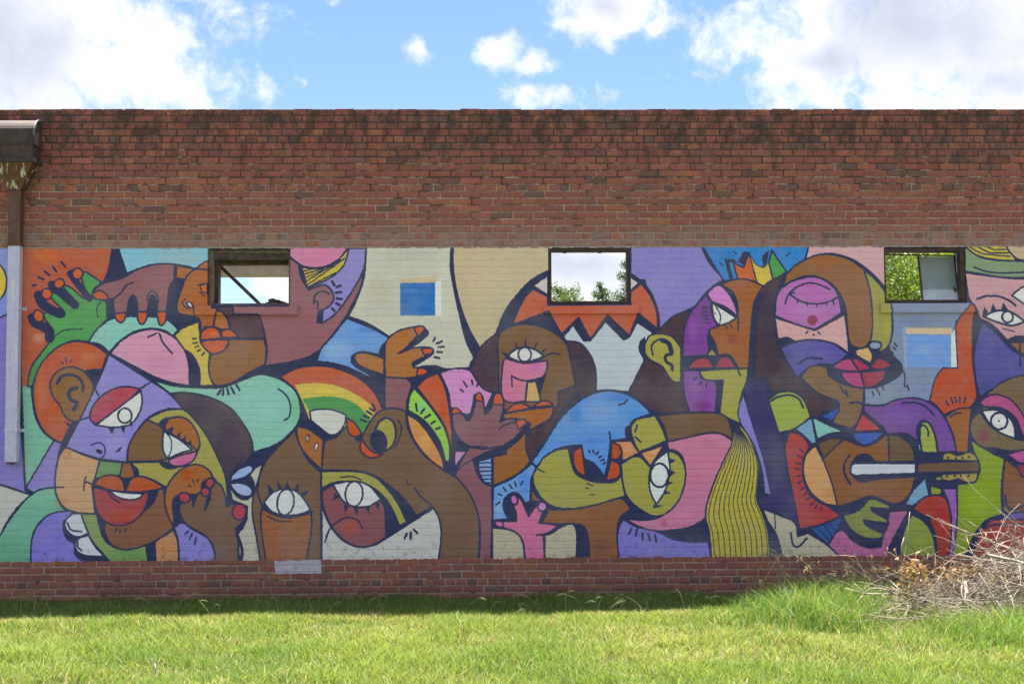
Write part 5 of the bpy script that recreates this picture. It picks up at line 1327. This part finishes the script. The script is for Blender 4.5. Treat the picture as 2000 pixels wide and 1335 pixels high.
# curled brown leaves still hanging on
M_LEAF_D = leaf_mat('dead_leaf', .30, .7, (1.1, .9, .6))
LV, LF, LC = [], [], []
CL_ = [(1768, 1122, 18, 30, 80), (1792, 1112, 18, 18, 60), (1808, 1138, 18, 18, 40), (1850, 1118, 22, 18, 60), (1865, 1125, 16, 16, 60), (1900, 1112, 14, 10, 30), (1880, 1222, 45, 18, 150), (1905, 1208, 20, 24, 90), (1740, 1190, 30, 10, 50), (1960, 1130, 30, 12, 40)]
for cx, cy, rx, ry, cnt in CL_:
    for k in range(cnt):
        p = at(cx + rng.normal(0, rx * .6), cy + rng.normal(0, ry * .6), -2.05 + rng.normal(0, .10)); s = rng.uniform(.016, .04)
        a1 = rng.normal(0, 1, 3); a1 /= np.linalg.norm(a1); a2 = np.cross(a1, rng.normal(0, 1, 3)); a2 /= np.linalg.norm(a2); a3 = np.cross(a1, a2)
        b = len(LV) * 1; base = sum(len(v) for v in LV)
        V = np.array([p - a1 * s, p + a2 * s * .5 + a3 * s * .3, p + a1 * s, p - a2 * s * .5 + a3 * s * .3, p])
        LV.append(V - [HX, HY, HZ]); LF.append(np.array([(0, 1, 4), (1, 2, 4), (2, 3, 4), (3, 0, 4)]) + base)
        c = np.array([.30, .195, .095]) * rng.uniform(.6, 1.35) * np.array([1, rng.uniform(.85, 1.25), rng.uniform(.8, 1.5)]); LC.append(np.tile(c, (5, 1)))
tag(mesh_obj('dead_leaves', np.concatenate(LV), np.concatenate(LF), M_LEAF_D, heap, colors=np.concatenate(LC)), kind='stuff')
# small forked twig lying on the lawn near the front
p = on_ground(303, 1332); q = MB(); q.tube([(0, 0, -.01), (.002, 0, .05), (-.004, .004, .09)], [.006, .0055, .004], 5); q.tube([(.002, 0, .055), (.02, 0, .09), (.028, .002, .118)], [.004, .0035, .002], 5); q.tube([(-.004, .004, .088), (-.02, .004, .105), (-.027, .002, .122)], [.0035, .003, .002], 5)
o = q.build('forked_twig', simple_mat('pale_twig', (.50, .42, .36, 1), (.60, .52, .45, 1), 30, .8, .2), smooth=True); o.location = (p[0], p[1], float(gz(p[0], p[1])) + .012)
tag(o, 'small pale forked twig sticking up from the lawn at lower left', 'twig')

# ------------------------------------------------------------------ trees beyond, seen through the window openings
M_BARK = simple_mat('bark', (.07, .05, .035, 1), (.14, .11, .08, 1), 10, .9, .5)
M_TLEAF = leaf_mat('tree_leaf', .40, .5)
def tree(name, label, base, H, crown_r, crown_lo, nleaf, ls, c1, c2, shape='cone', seed=1):
    r_ = np.random.default_rng(seed); root = empty(name, base); tag(root, label, 'tree', 'trees beyond the building')
    q = MB(); n = 8; t = np.linspace(0, 1, n); P = np.c_[.03 * H * np.sin(t * 3), .02 * H * np.cos(t * 4) - .02 * H, H * .96 * t]
    q.tube(P, np.linspace(.02 * H + .02, .015, n), 7); tips = []
    nl = 34
    for k in range(nl):
        f = crown_lo + (1 - crown_lo) * (k + .5) / nl; i = f * (n - 1); b = P[int(i)] * (1 - i % 1) + P[min(int(i) + 1, n - 1)] * (i % 1)
        g_ = (f - crown_lo) / (1 - crown_lo)
        R = crown_r * ((1 - g_) ** .75 * .95 + .08 if shape == 'cone' else math.sqrt(max(.04, 1 - (2 * g_ - .85) ** 2 / 1.4)))
        a = k * 2.4 + r_.uniform(-.4, .4); R *= r_.uniform(.7, 1.15); u = np.linspace(0, 1, 5)[:, None]
        e_ = np.array([math.cos(a) * R, math.sin(a) * R, R * r_.uniform(.25, .7)]); L_ = b + e_ * u + np.array([0, 0, -.12 * R]) * u ** 2
        q.tube(L_, np.linspace(.006 * H * (1 - .6 * g_) + .006, .004, 5), 5)
        for s in (.4, .6, .8, 1.0): tips.append((b + e_ * s, R * .26 + .05))
    q.build('trunk', M_BARK, root, smooth=True)
    T = np.array([t_[0] for t_ in tips]); S = np.array([t_[1] for t_ in tips]); w = S ** 1.6; idx = r_.choice(len(T), nleaf, p=w / w.sum())
    C = T[idx] + r_.normal(0, 1, (nleaf, 3)) * S[idx][:, None] * .62
    d1 = r_.normal(0, 1, (nleaf, 3)); d1[:, 2] -= .4; d1 /= np.linalg.norm(d1, axis=1)[:, None]; d2 = np.cross(d1, r_.normal(0, 1, (nleaf, 3))); d2 /= np.linalg.norm(d2, axis=1)[:, None]
    s = ls * r_.uniform(.6, 1.3, (nleaf, 1)); V = np.stack([C - d1 * s, C + d2 * s * .42, C + d1 * s, C - d2 * s * .42], 1)
    cl = r_.random(len(T))[idx][:, None] * .6 + r_.random((nleaf, 1)) * .4; K = (c1 * (1 - cl) + c2 * cl) * r_.uniform(.75, 1.2, (nleaf, 1))
    mesh_obj('crown', V.reshape(-1, 3), np.arange(nleaf * 4).reshape(-1, 4), M_TLEAF, root, colors=np.repeat(K, 4, 0)); return root
G1, G2 = np.array([.060, .120, .022]), np.array([.145, .215, .035]); G3, G4 = np.array([.050, .105, .030]), np.array([.10, .165, .050])
def top_at(px, py, Y): p = on_plane(px, py, Y); return p
t = top_at(1094, 553, 20); tree('leafy_tree', 'bushy yellow-green tree at lower left of the middle window view', (t[0], 20, 0), t[2], .78, .3, 24000, .030, G1, G2, 'round', 3)
t = top_at(1172, 543, 24); tree('leafy_tree', 'narrow grey-green tree in the centre of the middle window view', (t[0], 24, 0), t[2], .75, .35, 17000, .034, G3, G4, 'cone', 5)
t = top_at(1226, 500, 27); tree('leafy_tree', 'tallest tree at the right of the middle window view', (t[0], 27, 0), t[2], 1.45, .3, 34000, .038, G3, G4 * 1.2, 'cone', 8)
t = top_at(1760, 448, 9); tree('leafy_tree', 'dense sunlit yellow-green tree filling the right window', (t[0] - .1, 9, 0), t[2], 1.75, .22, 52000, .036, G1 * 1.7, np.array([.30, .36, .06]), 'round', 12)
t = top_at(1850, 455, 12); tree('leafy_tree', 'yellow-green tree behind the dirty pane of the right window', (t[0] + .3, 12, 0), t[2], 1.7, .25, 30000, .042, G1, G2 * 1.4, 'round', 14)
